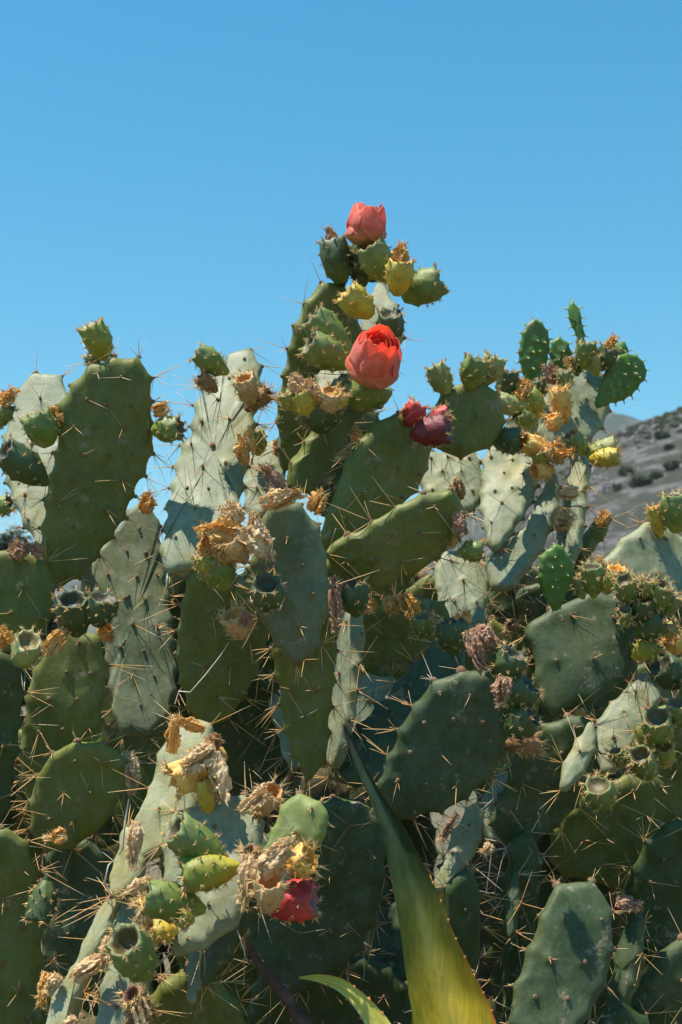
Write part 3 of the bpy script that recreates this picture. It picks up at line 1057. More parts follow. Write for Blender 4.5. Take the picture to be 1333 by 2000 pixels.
pad('centre', '870,1222 905,1248 912,1310 882,1400 850,1472 800,1522 730,1535 670,1532 645,1510 655,1468 700,1420 750,1368 800,1308 838,1275', 2.47, 20, -14, 'teal', .034, face=.35, space=.052, label='leaning pad patched with sun and shade')
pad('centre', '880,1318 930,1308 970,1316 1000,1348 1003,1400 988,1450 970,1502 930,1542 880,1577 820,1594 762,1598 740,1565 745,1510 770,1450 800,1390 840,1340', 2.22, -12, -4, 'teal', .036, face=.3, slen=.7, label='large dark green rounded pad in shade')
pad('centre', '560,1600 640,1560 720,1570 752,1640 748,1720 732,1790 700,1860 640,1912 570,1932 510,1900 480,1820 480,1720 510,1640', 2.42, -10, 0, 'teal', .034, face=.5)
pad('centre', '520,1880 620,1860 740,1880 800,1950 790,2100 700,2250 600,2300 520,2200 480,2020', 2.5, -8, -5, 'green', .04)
pad('centre', oval(620, 1640, 620, 1500, 130), 2.5, -5, 0, 'woody', .05)
pad('centre', '735,1800 790,1760 800,1850 780,1950 745,1990 725,1930', 2.55, 18, -20, 'teal', .026)
pad('centre', oval(640, 2850, 640, 2180, 330), 2.5, 0, 0, 'woody', .06)
pad('centre', oval(640, 3350, 640, 2700, 330), 2.5, 0, 0, 'woody', .09, sp=.4)
pad('centre', '500,1540 560,1520 620,1540 640,1600 600,1650 540,1650 500,1610', 2.55, -12, 0, 'woody', .04)
# --- back right plant
pad('back', '870,768 902,750 940,744 970,768 986,810 977,850 950,876 920,886 895,892 868,886 845,866 830,835 845,800', 2.74, -14, 18, 'olive', .034, face=.3, slen=.35, space=.06)
pad('back', '830,888 880,882 925,878 942,920 947,970 930,992 900,1012 850,992 820,950 813,910', 2.9, 26, 0, 'grey', .028, face=.5, space=.042)
pad('back', '950,882 1000,876 1045,888 1053,930 1041,980 1012,1030 982,1072 960,1083 945,1035 938,960', 2.85, 27, -10, 'grey', .030, face=.5, space=.042)
pad('back', '1086,925 1093,960 1087,1010 1062,1062 1032,1112 996,1147 966,1153 950,1132 960,1090 1000,1060 1040,1010 1062,960', 2.80, 24, -22, 'grey', .030, face=.5)
pad('back', '858,1090 900,1073 950,1088 962,1130 952,1180 940,1228 900,1240 865,1222 853,1160 848,1120', 2.82, 26, 0, 'grey', .03, face=.5)
pad('back', '960,1150 1020,1110 1070,1120 1065,1190 1030,1240 980,1250 950,1210', 3.0, -4, 0, 'teal', .03)
pad('back', '1068,728 1110,713 1160,718 1186,750 1191,800 1170,842 1140,872 1100,882 1060,872 1050,820 1055,770', 2.94, 20, 12, 'grey', .034, face=.4, space=.05)
pad('back', '1000,800 1030,790 1062,810 1062,870 1040,890 1000,885 985,850', 2.95, 15, 0, 'teal', .03)
pad('back', '1128,868 1149,900 1146,960 1140,1030 1126,1090 1102,1113 1090,1070 1098,1000 1108,930', 2.84, 20, -35, 'grey', .03, face=.8)
pad('back', '1186,998 1192,1030 1162,1072 1132,1102 1118,1085 1150,1032', 2.86, 16, -25, 'olive', .026)
pad('back', '820,1010 850,1000 880,1060 862,1100 840,1090 822,1050', 2.95, 22, 0, 'grey', .026)
pad('back', oval(1110, 1330, 1110, 1090, 120), 2.9, -4, -20, 'teal', .03)
pad('back', oval(990, 1620, 960, 1215, 220), 3.0, -3, 10, 'olive', .035)
pad('back', oval(1000, 2200, 1000, 1560, 300), 3.0, -3, 10, 'woody', .06)
pad('back', oval(980, 3000, 980, 2120, 330), 3.0, 0, 0, 'woody', .08, sp=.4)
for k, (b_, w_, D_, yw, ln) in enumerate((((1040, 770, 1046, 624), 58, 2.96, 10, 0), ((1098, 752, 1092, 660), 44, 2.99, 0, 0), ((1140, 678, 1116, 590), 24, 2.97, 0, 5),
                                 ((1168, 792, 1252, 700), 70, 2.92, 20, -12), ((1192, 722, 1218, 668), 36, 2.99, 0, 0))):
    pad('back', oval(*b_, w_), D_, ln, yw, 'young', .018, young=True, space=.021 if k < 4 else .02, nseg=72)
# --- right plant
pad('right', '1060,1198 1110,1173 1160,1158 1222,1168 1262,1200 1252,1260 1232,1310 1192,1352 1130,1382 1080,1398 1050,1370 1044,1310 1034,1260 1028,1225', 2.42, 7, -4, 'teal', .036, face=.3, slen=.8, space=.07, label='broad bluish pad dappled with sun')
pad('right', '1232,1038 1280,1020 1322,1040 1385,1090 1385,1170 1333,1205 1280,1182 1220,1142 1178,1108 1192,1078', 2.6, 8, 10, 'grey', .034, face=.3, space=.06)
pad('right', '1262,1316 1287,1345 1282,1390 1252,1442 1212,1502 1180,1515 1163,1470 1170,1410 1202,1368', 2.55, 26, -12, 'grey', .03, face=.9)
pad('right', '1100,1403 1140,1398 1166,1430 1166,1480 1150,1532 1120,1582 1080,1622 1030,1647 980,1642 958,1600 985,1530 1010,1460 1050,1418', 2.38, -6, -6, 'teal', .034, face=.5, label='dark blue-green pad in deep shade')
pad('right', '1150,1408 1167,1430 1162,1472 1142,1512 1112,1543 1094,1533 1099,1490 1130,1438', 2.31, 24, -8, 'grey', .028, face=.6)  # sunlit edge patch of the neighbouring pad, built as its own pale pad
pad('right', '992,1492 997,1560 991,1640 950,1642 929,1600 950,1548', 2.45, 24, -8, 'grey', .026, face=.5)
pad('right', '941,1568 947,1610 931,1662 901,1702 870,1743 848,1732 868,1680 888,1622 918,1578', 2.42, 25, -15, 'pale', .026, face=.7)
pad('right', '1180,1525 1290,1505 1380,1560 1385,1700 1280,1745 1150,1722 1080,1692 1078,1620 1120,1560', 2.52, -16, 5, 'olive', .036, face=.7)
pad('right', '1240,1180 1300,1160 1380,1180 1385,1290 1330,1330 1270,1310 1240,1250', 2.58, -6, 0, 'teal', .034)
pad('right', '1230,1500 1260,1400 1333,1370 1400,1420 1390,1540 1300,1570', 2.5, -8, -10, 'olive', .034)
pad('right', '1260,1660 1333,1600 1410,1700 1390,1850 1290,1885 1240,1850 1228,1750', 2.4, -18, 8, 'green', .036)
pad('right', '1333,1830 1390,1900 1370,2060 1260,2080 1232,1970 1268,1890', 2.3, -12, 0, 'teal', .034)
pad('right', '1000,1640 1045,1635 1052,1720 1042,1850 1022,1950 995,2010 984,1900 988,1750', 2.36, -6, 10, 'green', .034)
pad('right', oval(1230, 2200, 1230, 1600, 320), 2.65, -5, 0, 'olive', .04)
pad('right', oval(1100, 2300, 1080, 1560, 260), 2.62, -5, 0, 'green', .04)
pad('right', oval(1180, 2900, 1180, 2120, 340), 2.6, 0, 0, 'woody', .07)
pad('right', oval(1180, 3350, 1180, 2750, 340), 2.6, 0, 0, 'woody', .09, sp=.4)
pad('right', oval(1083, 1195, 1088, 1063, 66), 2.36, -10, 8, 'young', .020, young=True, space=.017, nseg=72)
# --- low right plant
pad('low', '1110,1723 1150,1720 1181,1745 1196,1790 1197,1850 1186,1910 1162,1962 1130,2012 1080,2060 1020,2050 994,1990 1004,1930 1030,1860 1050,1800 1075,1748', 2.12, 14, 2, 'teal', .034, face=.35, slen=.4, space=.055, label='rounded teal pad with sun along its right side')
pad('low', '905,1700 930,1713 939,1780 936,1850 931,1930 902,1960 880,1890 868,1800 874,1730', 2.22, -6, 12, 'green', .03, face=.5)
pad('low', '1246,1783 1257,1810 1247,1880 1232,1950 1212,2010 1188,1985 1199,1900 1211,1840', 2.25, 14, -45, 'teal', .028, face=1, slen=.7)
pad('low', '1005,1700 1016,1740 1012,1790 1000,1835 990,1820 992,1760', 2.30, 18, -30, 'teal', .022)
pad('low', oval(1080, 2700, 1060, 2000, 300), 2.15, 0, 0, 'woody', .06)
pad('low', oval(1080, 3500, 1080, 2600, 330), 2.15, 0, 0, 'woody', .09, sp=.4)
pad('low', oval(930, 2500, 915, 1930, 190), 2.2, -5, 10, 'green', .04)
pad('low', oval(1220, 2550, 1215, 1960, 200), 2.25, -5, 10, 'green', .04)
# --- front plant
pad('front', '368,1412 400,1408 420,1440 416,1500 402,1560 372,1612 332,1652 290,1682 262,1692 254,1650 270,1600 300,1522 328,1450', 2.06, 26, -14, 'pale', .034, face=.8, slen=1.1, space=.055)
pad('front', '392,1572 440,1558 482,1563 510,1590 517,1640 507,1700 492,1760 462,1812 420,1842 380,1862 347,1872 335,1812 325,1740 317,1680 322,1620 350,1588', 1.95, 25, -6, 'grey', .034, face=.7, slen=1.0, space=.05, label='broad sunlit pad ringed with fruits')
pad('front', '250,1618 286,1640 281,1700 256,1742 226,1755 213,1722 233,1658', 2.02, 22, -25, 'pale', .028, face=.8)
pad('front', '226,1738 241,1760 216,1830 181,1900 151,1962 122,2030 93,2025 110,1950 150,1880 190,1798', 2.0, 22, -30, 'pale', .030, face=.8, slen=1.1)
pad('front', '250,1698 290,1758 301,1850 291,1950 276,2050 208,2060 194,1990 204,1900 226,1798', 1.98, 23, -10, 'grey', .03, face=.8, slen=1.1)
pad('front', '440,1790 480,1740 500,1750 480,1810 450,1860 425,1900 400,1920 390,1880 415,1830', 1.99, 12, -30, 'teal', .028, face=.8, slen=1.1)
pad('front', '372,1850 400,1845 420,1880 395,1920 380,1960 365,1940', 2.05, 22, 0, 'grey', .02)
pad('front', oval(350, 2350, 380, 1890, 230), 2.1, -6, 0, 'olive', .04)
pad('front', oval(180, 2600, 180, 1990, 280), 2.04, 0, 0, 'woody', .05)
pad('front', oval(330, 3000, 340, 2250, 280), 2.1, 0, 0, 'woody', .07)
pad('front', oval(300, 3600, 300, 2850, 320), 2.1, 0, 0, 'woody', .09, sp=.4)
# --- dark thickets behind
rt = random.Random(11)
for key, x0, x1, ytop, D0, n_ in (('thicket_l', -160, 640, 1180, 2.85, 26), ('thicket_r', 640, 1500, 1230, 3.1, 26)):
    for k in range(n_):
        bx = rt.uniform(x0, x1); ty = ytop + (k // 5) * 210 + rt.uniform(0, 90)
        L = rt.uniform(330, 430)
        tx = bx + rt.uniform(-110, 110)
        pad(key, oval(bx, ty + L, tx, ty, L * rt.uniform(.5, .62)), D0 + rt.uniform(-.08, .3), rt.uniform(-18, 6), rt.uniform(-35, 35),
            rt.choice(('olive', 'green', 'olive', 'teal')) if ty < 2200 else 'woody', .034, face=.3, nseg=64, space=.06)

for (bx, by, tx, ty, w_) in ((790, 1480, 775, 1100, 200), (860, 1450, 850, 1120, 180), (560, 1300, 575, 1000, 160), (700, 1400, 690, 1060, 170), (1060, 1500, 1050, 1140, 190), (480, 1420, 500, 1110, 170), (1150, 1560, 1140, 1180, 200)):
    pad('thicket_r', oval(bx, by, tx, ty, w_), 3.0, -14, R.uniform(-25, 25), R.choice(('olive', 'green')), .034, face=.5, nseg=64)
# ------------------------------------------------------------------ fruits (base x,y, tip x,y, radius px, kind, depth, turn towards the viewer)
FR = '''left 209,704,181,640,29,yg,2.52,.3 tan?
left 192,718,178,694,15,green,2.56,.2
left 298,842,352,836,26,green,2.49,.2
left 96,872,72,812,32,green,2.46,.2
left 94,945,22,885,36,dark,2.42,.6
left -16,835,12,792,28,green,2.5,.2 dry
left -14,998,20,982,20,green,2.5,.2
left 150,1240,152,1168,34,dark,2.32,.75
left 188,1222,205,1168,34,dark,2.30,.3
left 48,1300,66,1248,34,pale,2.2,.75
left 92,1720,80,1790,28,dark,2.12,.3
second 447,730,388,690,25,green,2.55,.2
second 480,800,525,768,18,brown,2.55,.3
second 492,790,478,742,24,tan,2.53,.7
second 505,890,500,842,20,yg,2.84,.2
second 425,765,392,738,16,brown,2.55,.3
centre 668,556,650,472,30,dark,2.64,.0
centre 708,562,704,482,28,dark,2.66,.0
centre 757,548,722,484,34,green,2.60,.35
centre 775,578,782,515,28,yellow,2.56,.35 dry
centre 786,584,858,548,35,green,2.60,.1
centre 727,618,678,574,29,yellow,2.57,.2
centre 762,672,762,618,30,dark,2.56,.6
centre 684,690,612,624,36,green,2.52,.2
centre 682,716,606,674,33,green,2.49,.3
centre 690,795,735,745,40,green,2.48,.2
centre 612,815,588,768,28,yellow,2.44,.2 pale
centre 628,845,622,785,40,dark,2.47,.4
centre 640,810,648,768,24,tan,2.44,.8
centre 443,1152,422,1082,38,green,2.22,.3 dry
centre 480,1100,450,1050,25,tan,2.2,.8
centre 520,1190,522,1140,32,dark,2.18,.95
centre 478,1245,458,1198,27,tan,2.24,.6
centre 697,1205,688,1140,30,dark,2.32,.2
centre 800,850,872,838,30,darkred,2.42,.3
centre 795,832,818,790,22,red,2.46,.1
centre 838,822,876,806,17,red,2.46,.1
centre 893,1078,942,1074,21,green,2.33,.1
centre 888,1280,882,1215,33,dark,2.36,.1
centre 832,1250,826,1205,22,green,2.55,.3
centre 975,1330,1002,1275,33,dark,2.2,.3
centre 990,1375,1030,1335,34,dark,2.2,.3
centre 985,1430,1035,1395,34,dark,2.2,.3
centre 985,1455,1052,1448,24,brown,2.24,.1
back 874,770,850,716,23,pale,2.72,.1
back 914,760,932,704,28,green,2.72,.2
back 946,752,966,700,24,pale,2.75,.2
back 988,790,992,728,23,dark,2.86,.2
back 1042,800,972,786,22,pale,2.84,.2
back 1056,815,1028,770,24,yg,2.86,.2 dry
back 1142,722,1143,672,21,green,2.9,.2
back 1172,725,1188,684,22,dark,2.9,.3 dry
back 1104,828,1090,762,21,orange,2.8,.2
back 1088,842,1075,815,16,orange,2.78,.6
back 960,862,1014,860,27,teal?,2.78,.1
back 1078,886,1020,866,22,orange,2.78,.3
back 1100,905,1075,872,22,tan,2.76,.4
back 1082,915,1042,922,20,orange,2.78,.5
back 1140,888,1112,852,21,green,2.8,.3
back 1145,890,1200,872,22,pale,2.8,.2
back 1150,898,1204,892,19,yellow,2.78,.3
back 1090,1035,1102,1008,18,tan,2.78,.6
right 1292,1050,1275,992,19,yellow,2.6,.2
right 1322,1040,1312,968,32,green,2.58,.2
right 1160,1168,1152,1106,28,green,2.38,.35
right 1200,1150,1202,1110,23,orange,2.42,.4
right 1232,1185,1212,1130,27,green,2.36,.7
right 1270,1195,1290,1140,30,green,2.36,.6
right 1250,1215,1248,1168,28,dark,2.36,.6
right 1240,1240,1290,1208,31,dark,2.36,.3
right 1235,1285,1278,1255,27,yg,2.38,.3
right 1333,1275,1308,1245,27,orange,2.5,.5
right 1340,1340,1290,1300,38,dark,2.42,.2
right 1290,1450,1272,1395,38,green,2.36,.75
right 1330,1420,1322,1370,30,green,2.36,.5
right 1270,1520,1240,1465,31,green,2.36,.8
right 1180,1580,1160,1525,32,green,2.3,.8
right 1195,1772,1250,1768,16,darkred,2.3,.1
right 1188,1160,1182,1122,18,yg,2.37,.3
right 1258,1170,1262,1132,19,pale,2.35,.4
right 1300,1200,1316,1165,20,green,2.36,.3
right 1290,1240,1318,1222,18,yg,2.38,.3
right 1225,1225,1215,1190,17,green,2.35,.8
right 1330,1385,1345,1340,22,green,2.38,.3
right 1300,1500,1290,1455,22,yg,2.37,.6
right 1215,1500,1200,1465,17,green,2.36,.4
right 1140,1170,1128,1130,15,green,2.38,.2
back 1108,762,1100,728,16,green,2.88,.2
back 1160,735,1166,695,17,pale,2.9,.2
back 1040,835,1012,810,18,green,2.84,.3
back 1062,775,1050,745,14,dark,2.9,.2
back 1128,735,1122,700,14,dark,2.92,.2
back 1065,905,1048,885,15,yg,2.76,.3
centre 575,800,560,770,18,yg,2.44,.3
centre 655,720,640,690,15,green,2.5,.6
centre 655,800,668,770,16,yellow,2.43,.3
centre 412,1120,398,1085,20,yg,2.2,.4
front 380,1800,352,1788,20,yg,1.84,.3
front 300,1760,282,1772,20,orange,1.85,.5
front 545,1668,600,1560,0,pad,0,0
front 442,1685,346,1612,38,green,1.88,.3
front 470,1692,362,1706,36,yg,1.85,.2
front 402,1778,290,1744,38,green,1.86,.25
front 290,1905,255,1815,46,green,1.84,.75
front 350,1820,298,1812,24,yellow,1.9,.3
front 508,1762,612,1752,39,red,1.86,.2
front 520,1780,530,1700,34,tan,1.82,.8
front 560,1695,605,1672,33,orange,1.84,.35
front 440,1470,345,1515,36,orange,2.0,.35
front 410,1590,398,1520,19,yellow,1.98,.2
front 500,1590,535,1535,26,tan,1.98,.7
front 498,1690,488,1655,18,brown,1.9,.6
front 300,1990,262,1930,24,brown,1.95,.5'''
for ln in FR.split('\n'):
    q = ln.split()
    v = q[1].split(',')
    bx, by, tx, ty, r_ = (float(s) for s in v[:5])
    kd = v[5]
    if kd == 'pad': continue
    if kd == 'teal?': kd = 'dark'
    if q[0] == 'right': r_ *= .86
    dr = {'dry': 'dry', 'pale': 'dry_pale'}.get(q[2] if len(q) > 2 else '', None)
    fruit(q[0], bx, by, tx, ty, r_, kd, float(v[6]), float(v[7]), dry=dr,
          cup=R.uniform(.24, .34) if q[0] == 'front' else R.uniform(.10, .24), tuft={'red': .8, 'darkred': .35}.get(kd, 1.0))
# young fruit-like pad at lower left plant
pad('front', '565,1558 602,1553 637,1580 643,1612 622,1652 582,1672 545,1690 512,1680 528,1630 545,1590', 1.88, 12, -12, 'fresh', .028, young=False, slen=.16, space=.03, face=.9, label='small fresh green pad edged with tan bristles')

# ------------------------------------------------------------------ withered flowers: plant base tip radius kind depth
WF = '''left 300,806,330,796,13,dry,2.48
left 128,828,98,800,17,dry,2.48
left 10,792,25,768,18,dry,2.48
left 50,1085,30,1062,20,dry_pink,2.38
left 85,1082,62,1068,14,dry_pink,2.38
left 280,1000,300,962,14,dry,2.6
left 196,1225,222,1248,14,dry_orange,2.32
left 130,1230,92,1275,16,dry,2.28
left 10,1262,-2,1225,20,dry_orange,2.2
left 130,1630,90,1640,15,dry,2.1
left 95,1900,85,1960,16,dry,2.08
second 484,908,478,836,17,dry,2.52
second 548,890,540,860,11,dry_orange,2.8
second 555,965,512,912,18,dry_pink,2.48
second 252,1468,262,1545,16,dry_pale,2.4
centre 655,482,640,446,13,dry_pink,2.64
centre 608,772,608,742,16,dry_pale,2.42
centre 700,860,690,835,12,dry,2.7
centre 510,985,590,960,20,dry_pale,2.2
centre 610,1000,632,962,17,dry,2.3
centre 470,1020,440,985,21,dry_pale,2.18
centre 480,1050,392,1030,24,dry,2.18
centre 500,1060,496,1002,17,dry_pale,2.16
centre 490,1030,530,1090,25,dry_pale,2.16
centre 455,1080,395,1090,20,dry,2.2
centre 490,1200,470,1222,13,dry_pink,2.2
centre 650,1128,658,1232,13,dry_pink,2.3
centre 760,1165,770,1200,16,dry,2.6
centre 790,1160,808,1205,15,dry_orange,2.6
centre 735,1190,700,1175,14,dry,2.6
centre 898,975,892,935,13,dry_brown,2.36
centre 893,1000,902,1045,14,dry_pink,2.32
centre 890,1045,880,1070,10,dry_orange,2.34
centre 905,1225,905,1190,15,dry,2.5
centre 915,1232,945,1312,16,dry_pink,2.18
centre 930,1225,978,1270,15,dry_pink,2.2
centre 985,1322,980,1378,16,dry_pink,2.12
centre 560,1540,590,1500,15,dry_brown,2.5
centre 650,1905,700,1955,24,dry_brown,2.5
centre 720,1890,750,1910,18,dry_pink,2.5
back 1085,750,1068,712,14,dry_pink,2.9
back 1120,722,1112,700,12,dry,2.92
back 1102,775,1086,760,14,dry,2.78
back 1075,880,1120,885,15,dry_orange,2.74
back 1130,960,1090,966,13,dry_pale,2.76
back 1105,1025,1095,1010,12,dry_brown,2.76
back 1168,1025,1188,1000,11,dry,2.84
back 1000,800,1022,760,13,dry_orange,2.84
right 1170,1110,1168,1088,10,dry,2.4
right 1205,1760,1245,1768,14,dry_pink,2.26
right 1010,1215,990,1235,16,dry_brown,2.7
right 1140,1400,1120,1390,12,dry,2.4
right 1300,1260,1320,1240,14,dry_orange,2.48
front 335,1470,345,1400,14,dry,2.02
front 400,1425,345,1402,12,dry,2.02
front 420,1460,360,1498,24,dry_pale,1.96
front 420,1470,440,1560,18,dry_pale,1.96
front 430,1440,405,1458,15,dry_brown,1.98
front 470,1585,525,1540,15,dry_pale,1.94
front 500,1715,575,1635,21,dry_pale,1.80
front 485,1670,478,1770,18,dry_pale,1.82
front 545,1690,590,1700,20,dry,1.84
front 268,1605,262,1692,15,dry_pale,1.96
front 300,1720,235,1745,16,dry_pale,1.9
front 215,1830,205,1890,16,dry_pale,1.95
front 205,1870,145,1905,15,dry_pale,1.95
front 115,1905,95,1935,14,dry_pale,1.98
front 280,1790,292,1830,12,dry_orange,1.9
front 150,1990,125,2005,13,dry_pale,1.96
front 245,2005,262,1960,14,dry_brown,1.94
front 270,1950,285,2000,15,dry_pale,1.92
low 960,1650,945,1665,11,dry_pale,2.3
low 895,1590,860,1640,10,dry_pink,2.4'''
for ln in WF.split('\n'):
    k_, v = ln.split(); v = v.split(',')
    wither(k_, [float(s) for s in v[:5]], float(v[6]), kind=v[5])

# ------------------------------------------------------------------ the two coral flowers
flower('centre', 712, 482, 722, 400, 37, 2.60, .15, .16, 'upper coral flower, half closed, at the very top', [(5, 1.0, .97, 0), (5, .88, 1.0, .1), (4, .74, .95, .3), (3, 1.06, .5, 0)], top=.10)
flower('centre', 722, 746, 742, 664, 49, 2.44, .85, .20, 'lower open coral flower', [(5, 1.0, 1.0, 0), (5, .88, 1.0, .1), (5, .72, .96, .3), (4, .54, .9, .5), (3, 1.05, .55, 0)], top=.06)

# ------------------------------------------------------------------ agave
def agave_mat():
    m, n, l, b = newmat('agave_leaf')
    pos = geo_pos(n)
    c = ramp(n, l, attr(n, 't'), [(0, (.06, .06, .05)), (.1, (.040, .070, .040)), (.30, (.070, .105, .036)), (.42, (.15, .165, .028)), (.54, (.40, .32, .035)), (1, (.60, .44, .05))])  # yellowing leaf, with base brightened for sun and tip darkened for shade
    nz = ramp(n, l, noise_node(n, l, 25, 6, .7, pos), [(.3, (.75, .8, .8)), (.7, (1.2, 1.15, 1.1))])
    c = mix(n, l, c, nz, 1, 'MULTIPLY')
    mp = n.new('ShaderNodeMapping'); mp.inputs['Rotation'].default_value = (0, -.12, 0); mp.inputs['Scale'].default_value = (130, 130, 3)
    l.new(pos, mp.inputs[0])
    fib = noise_node(n, l, 1, 5, .65, mp.outputs[0])
    c = mix(n, l, c, ramp(n, l, fib, [(.3, (.72, .75, .7)), (.7, (1.22, 1.2, 1.15))]), 1, 'MULTIPLY')
    dirt = ramp(n, l, noise_node(n, l, 30, 8, .8, pos), [(.60, (0, 0, 0)), (.66, (.7, .7, .7))])
    c = mix(n, l, c, (.14, .11, .05), dirt)
    c = mix(n, l, c, (.55, .17, .035), attr(n, 'margin'))
    sp = ramp(n, l, noise_node(n, l, 200, 3, .5, pos), [(.70, (0, 0, 0)), (.73, (.7, .7, .7))])
    c = mix(n, l, c, (.18, .12, .06), sp)
    l.new(c, b.inputs['Base Color']); b.inputs['Roughness'].default_value = .4
    b.inputs['Specular IOR Level'].default_value = .4
    bump(n, l, b, noise_node(n, l, 45, 6, .7, pos), .2, .003)
    add_transl(m, n, l, b, c, .12)
    return m


def agave_mat2():
    m, n, l, b = newmat('agave_leaf_yellow')
    pos = geo_pos(n)
    c = ramp(n, l, noise_node(n, l, 12, 5, .6, pos), [(.3, (.36, .37, .05)), (.7, (.52, .47, .09))])
    c = mix(n, l, c, (.62, .55, .16), attr(n, 'margin'))
    l.new(c, b.inputs['Base Color']); b.inputs['Roughness'].default_value = .4
    bump(n, l, b, noise_node(n, l, 45, 6, .7, pos), .2, .003)
    return m


M['agave'] = agave_mat(); M['agave2'] = agave_mat2()
M['tooth'] = simple('agave_tooth', [(.3, (.30, .10, .03)), (.7, (.62, .30, .09))], 150, .5, 0)
_tv = [(-.5, -.12, 0), (.5, -.12, 0), (.5, .12, 0), (-.5, .12, 0), (.15, -.05, .6), (.3, .05, .6), (.5, 0, 1)]
TOOTH = me_from('tooth', _tv, [(0, 1, 5, 4), (1, 2, 5), (2, 3, 4, 5), (3, 0, 4), (4, 5, 6)], M['tooth'])
pa = P(900, 1000, 1.72)
AG = link('agave', None, (pa.x, pa.y, 0), None, 'spiky edged agave with a tall yellowing leaf rising at the bottom centre', 'agave')


def agave_leaf(L_, R_, Ds, thick, chan, mat, label, tooth_px, nseg=60, marg=.09):
    """left and right margins from tip to base (px) with depths; channelled section with thickness"""
    Lc = np.array([tuple(float(v) for v in q.split(',')) for q in L_.split()])
    Rc = np.array([tuple(float(v) for v in q.split(',')) for q in R_.split()])
    def samp(C, n):
        pts = []
        for i in range(len(C) - 1):
            p0 = C[max(i - 1, 0)]; p1 = C[i]; p2 = C[i + 1]; p3 = C[min(i + 2, len(C) - 1)]
            for j in range(12):
                t = j / 12
                pts.append(.5 * (2 * p1 + (p2 - p0) * t + (2 * p0 - 5 * p1 + 4 * p2 - p3) * t * t + (3 * p1 - p0 - 3 * p2 + p3) * t ** 3))
        pts.append(C[-1]); pts = np.array(pts)
        d = np.concatenate([[0], np.cumsum(np.linalg.norm(np.diff(pts, axis=0), axis=1))]); d /= d[-1]
        q = np.linspace(0, 1, n)
        return np.stack([np.interp(q, d, pts[:, k]) for k in (0, 1)], 1)
    A, B = samp(Lc, nseg), samp(Rc, nseg)
    nu = 17
    V, T, MG, F = [], [], [], []
    LM, RM = [], []
    for j in range(nseg):
        t = j / (nseg - 1)
        D = float(np.interp(t, [q[0] for q in Ds], [q[1] for q in Ds]))
        a, b = P(*A[j], D), P(*B[j], D)
        wv = (b - a); w_ = wv.length
        LM.append(a); RM.append(b)
        back_ = FWD
        for side in (0, 1):
            for i in range(nu):
                u = i / (nu - 1)
                s_ = math.sin(math.pi * u)
                sag = chan * w_ * s_ ** .9 + .004 * mn.noise(Vector((u * 3, t * 6, len(V) * 0)))
                th = thick * (s_ ** .7) * min(1, w_ / .05) if side else 0
                V.append(a + wv * u + back_ * (sag + th)); T.append(t)
                MG.append(max(0, 1 - min(u, 1 - u) / marg) if mat == 'agave2' else max(0, 1 - (1 - u) / .05) * min(1, max(.15, (t - .3) * 6)))
    row = nu * 2
    for j in range(nseg - 1):
        for i in range(nu - 1):
            q = j * row + i
            F.append((q, q + row, q + row + 1, q + 1))
            q += nu
            F.append((q, q + 1, q + row + 1, q + row))
    # cap at the base
    q = (nseg - 1) * row
    F.append(tuple(q + i for i in range(nu)) + tuple(q + nu + i for i in reversed(range(nu))))
    o0 = V[-1]
    o = link('leaf', me_from('leaf', [v - o0 for v in V], F, M[mat], {'t': T, 'margin': MG}), o0, AG, label=label)
    for Mg, sg in ((LM, -1), (RM, 1)):
        acc = 0; k_ = 0
        for j in range(3, nseg - 1):
            p, p2 = project(Mg[j]), project(Mg[j + 1])
            acc += math.hypot(p[0] - p2[0], p[1] - p2[1])
            if acc > tooth_px and not (mat == 'agave' and (sg == -1 or j / nseg < .3)):
                acc = R.uniform(-6, 6); k_ += 1
                tn = (Mg[j - 1] - Mg[j + 1]).normalized()
                ot = ((RM[j] - LM[j]).normalized() * sg)
                ot = (ot - tn * ot.dot(tn)).normalized()
                yv = ot.cross(tn)
                h = link('tooth', TOOTH, Mg[j] - ot * .001, o)
                h.rotation_mode = 'QUATERNION'
                h.rotation_quaternion = Matrix((tn, yv, ot)).transposed().to_quaternion()
                s_ = R.uniform(.8, 1.2) * (.0042 if mat == 'agave' else .0048)
                h.scale = (s_ * 1.3, s_ * .8, s_ * 1.15)


agave_leaf('670,1416 682,1462 700,1510 722,1560 745,1625 760,1700 778,1790 793,1900 808,2000 830,2200 860,2500',
           '674,1416 695,1452 720,1505 752,1560 790,1615 824,1680 856,1745 890,1830 930,1910 970,2000 1010,2200 980,2500',
           [(0, 2.02), (.3, 1.95), (.6, 1.86), (1, 1.72)], .02, .5, 'agave', 'long leaf, blue-green at the tip and mustard yellow below', 30)
agave_leaf('585,1912 620,1918 660,1935 690,1965 712,2000 740,2070 800,2200 850,2500',
           '585,1908 625,1903 670,1912 712,1942 745,1975 770,2010 810,2100 860,2200 930,2500',
           [(0, 1.88), (.25, 1.84), (.6, 1.76), (1, 1.72)], .012, .16, 'agave2', 'short arching yellow-green leaf', 34, marg=.14)
agave_leaf('1190,2160 1150,2170 1100,2210 1040,2300 960,2500', '1190,2164 1165,2220 1120,2300 1080,2400 1040,2500',
           [(0, 1.5), (1, 1.70)], .014, .15, 'agave2', None, 40)
agave_leaf('620,2200 660,2240 740,2330 800,2500', '622,2196 700,2210 790,2280 900,2500',
           [(0, 1.45), (1, 1.70)], .014, .15, 'agave', None, 40)
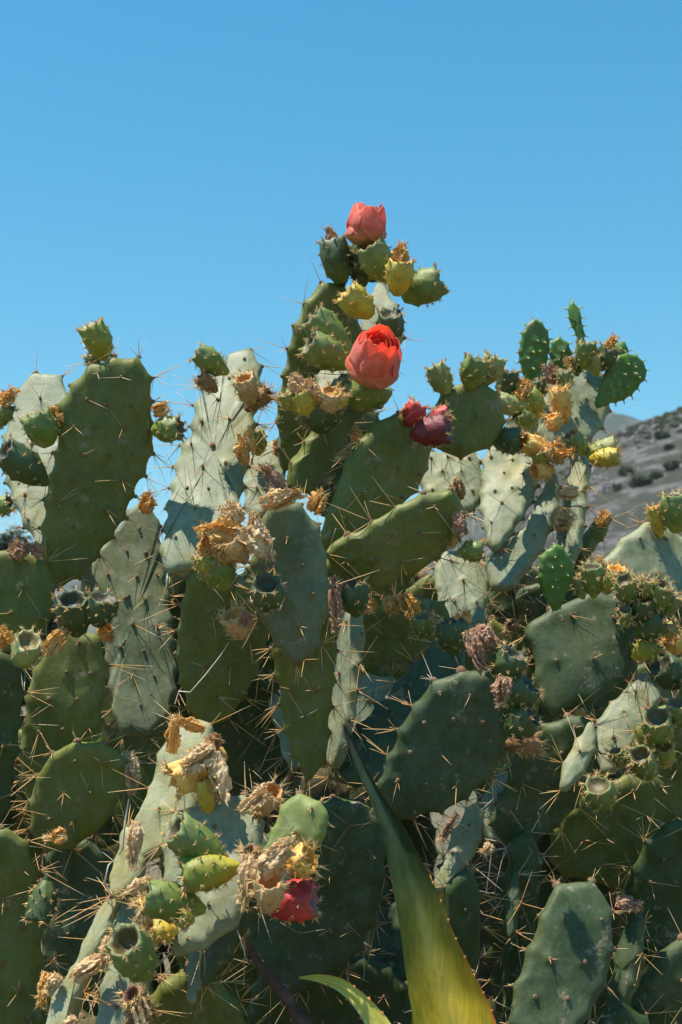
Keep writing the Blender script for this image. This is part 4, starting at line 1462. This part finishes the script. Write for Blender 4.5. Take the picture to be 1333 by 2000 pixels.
# trunk of the agave down to the ground
b0 = P(890, 2480, 1.70)
tv = []
for k in range(6):
    z = b0.z * (1 - k / 5)
    for j in range(14):
        a = j / 14 * 6.2832
        r = .075 + .02 * mn.noise(Vector((math.cos(a) * 2, math.sin(a) * 2, z * 5)))
        tv.append(Vector((b0.x + r * math.cos(a), b0.y + .07 + r * math.sin(a), z)))
tf = [(k * 14 + j, k * 14 + 14 + j, k * 14 + 14 + (j + 1) % 14, k * 14 + (j + 1) % 14) for k in range(5) for j in range(14)] + [tuple(range(14))]
wo = WL[AG.name]
link('stem', me_from('stem', [v - wo for v in tv], tf, M['woody']), wo, AG)


# ------------------------------------------------------------------ dead stalk and dry threads
def tube(name, pts, mat, parent=None, nj=7, **kw):
    V, F = [], []
    ps = [(P(x, y, D), r) for x, y, D, r in pts]
    o0 = ps[-1][0]
    for i, (p, r) in enumerate(ps):
        d = ps[min(i + 1, len(ps) - 1)][0] - ps[max(i - 1, 0)][0]
        x, y, z = frame(d)
        for j in range(nj):
            a = j / nj * 6.2832
            V.append(p - o0 + (x * math.cos(a) + y * math.sin(a)) * r * (1 + .25 * mn.noise(Vector((i * 1.3, j * .9, 2)))))
    for i in range(len(ps) - 1):
        for j in range(nj):
            j2 = (j + 1) % nj
            F.append((i * nj + j, i * nj + j2, (i + 1) * nj + j2, (i + 1) * nj + j))
    F.append(tuple(range(nj))); F.append(tuple(reversed(range((len(ps) - 1) * nj, len(ps) * nj))))
    return link(name, me_from(name, V, F, M[mat]), o0, parent, **kw)


M['stalk'] = simple('dead_stalk', [(.3, (.05, .03, .025)), (.6, (.13, .08, .06)), (.8, (.30, .21, .17))], 40, .85, .8, .004)
M['thread'] = simple('dry_fibre', [(.3, (.55, .50, .42)), (.7, (.72, .68, .6))], 40, .8, 0)
st = []
for k in range(14):
    t = k / 13
    st.append((478 + 140 * t + R.uniform(-4, 4), 1838 + 190 * t + R.uniform(-3, 3), 1.98, .006 + .0045 * t + R.uniform(-.001, .0015)))
st += [(680, 2160, 2.0, .011), (740, 2600, 2.05, .012), (760, 3700, 2.1, .014)]
tube('dead_stalk', st, 'stalk', label='dark brown dead stalk slanting down between the red fruit and the agave', cat='stalk')
tube('dry_twig', [(447, 1255, 2.2, .0005), (430, 1282, 2.2, .0007), (400, 1320, 2.2, .0007), (372, 1352, 2.2, .0008), (350, 1350, 2.22, .001), (342, 1375, 2.22, .0008)], 'thread', nj=5,
     label='thin pale dry twig bent across the dark pads left of centre', cat='twig')
tube('dry_tendril', [(252, 1560, 2.0, .0008), (244, 1610, 1.98, .0014), (240, 1660, 1.98, .0012), (212, 1690, 1.98, .0012), (205, 1725, 1.99, .0016), (218, 1745, 2.0, .001)], 'thread', nj=5,
     label='curly pale dry tendril caught on the spines of the front cactus', cat='tendril')

# dead grass, broken spines and scraps of dry skin caught between the pads
V, F = [], []
rl = random.Random(21)
for k in range(420):
    x_ = rl.uniform(-60, 1400); y_ = rl.uniform(1150, 2150)
    p = P(x_, y_, rl.uniform(2.5, 3.0))
    d = Vector((rl.gauss(0, 1), rl.gauss(0, .6), rl.gauss(-.2, .8))).normalized()
    Ln = rl.uniform(.02, .09); x, y, z = frame(d); w0 = rl.uniform(.0007, .0016)
    sag = Vector((rl.gauss(0, .012), rl.gauss(0, .012), -.012))
    if k % 4 == 0: w0 *= 6; Ln *= .4
    o = len(V)
    for t in (0, .25, .5, .75, 1):
        c_ = p + z * (Ln * t) + sag * (t * t)
        ww = w0 * (1 - .7 * t) * (1 + .5 * mn.noise(c_ * 90))
        V += [c_ - x * ww, c_ + y * ww * .6, c_ + x * ww]
    for i in range(4):
        a = o + i * 3
        F += [(a, a + 1, a + 4, a + 3), (a + 1, a + 2, a + 5, a + 4), (a + 2, a, a + 3, a + 5)]
M['litter'] = simple('dry_litter', [(.3, (.20, .12, .06)), (.6, (.42, .30, .17)), (.8, (.60, .50, .36))], 9, .9, 0)
link('dry_litter', me_from('dry_litter', V, F, M['litter']), (0, 0, 0), kind='stuff')

put_spines()
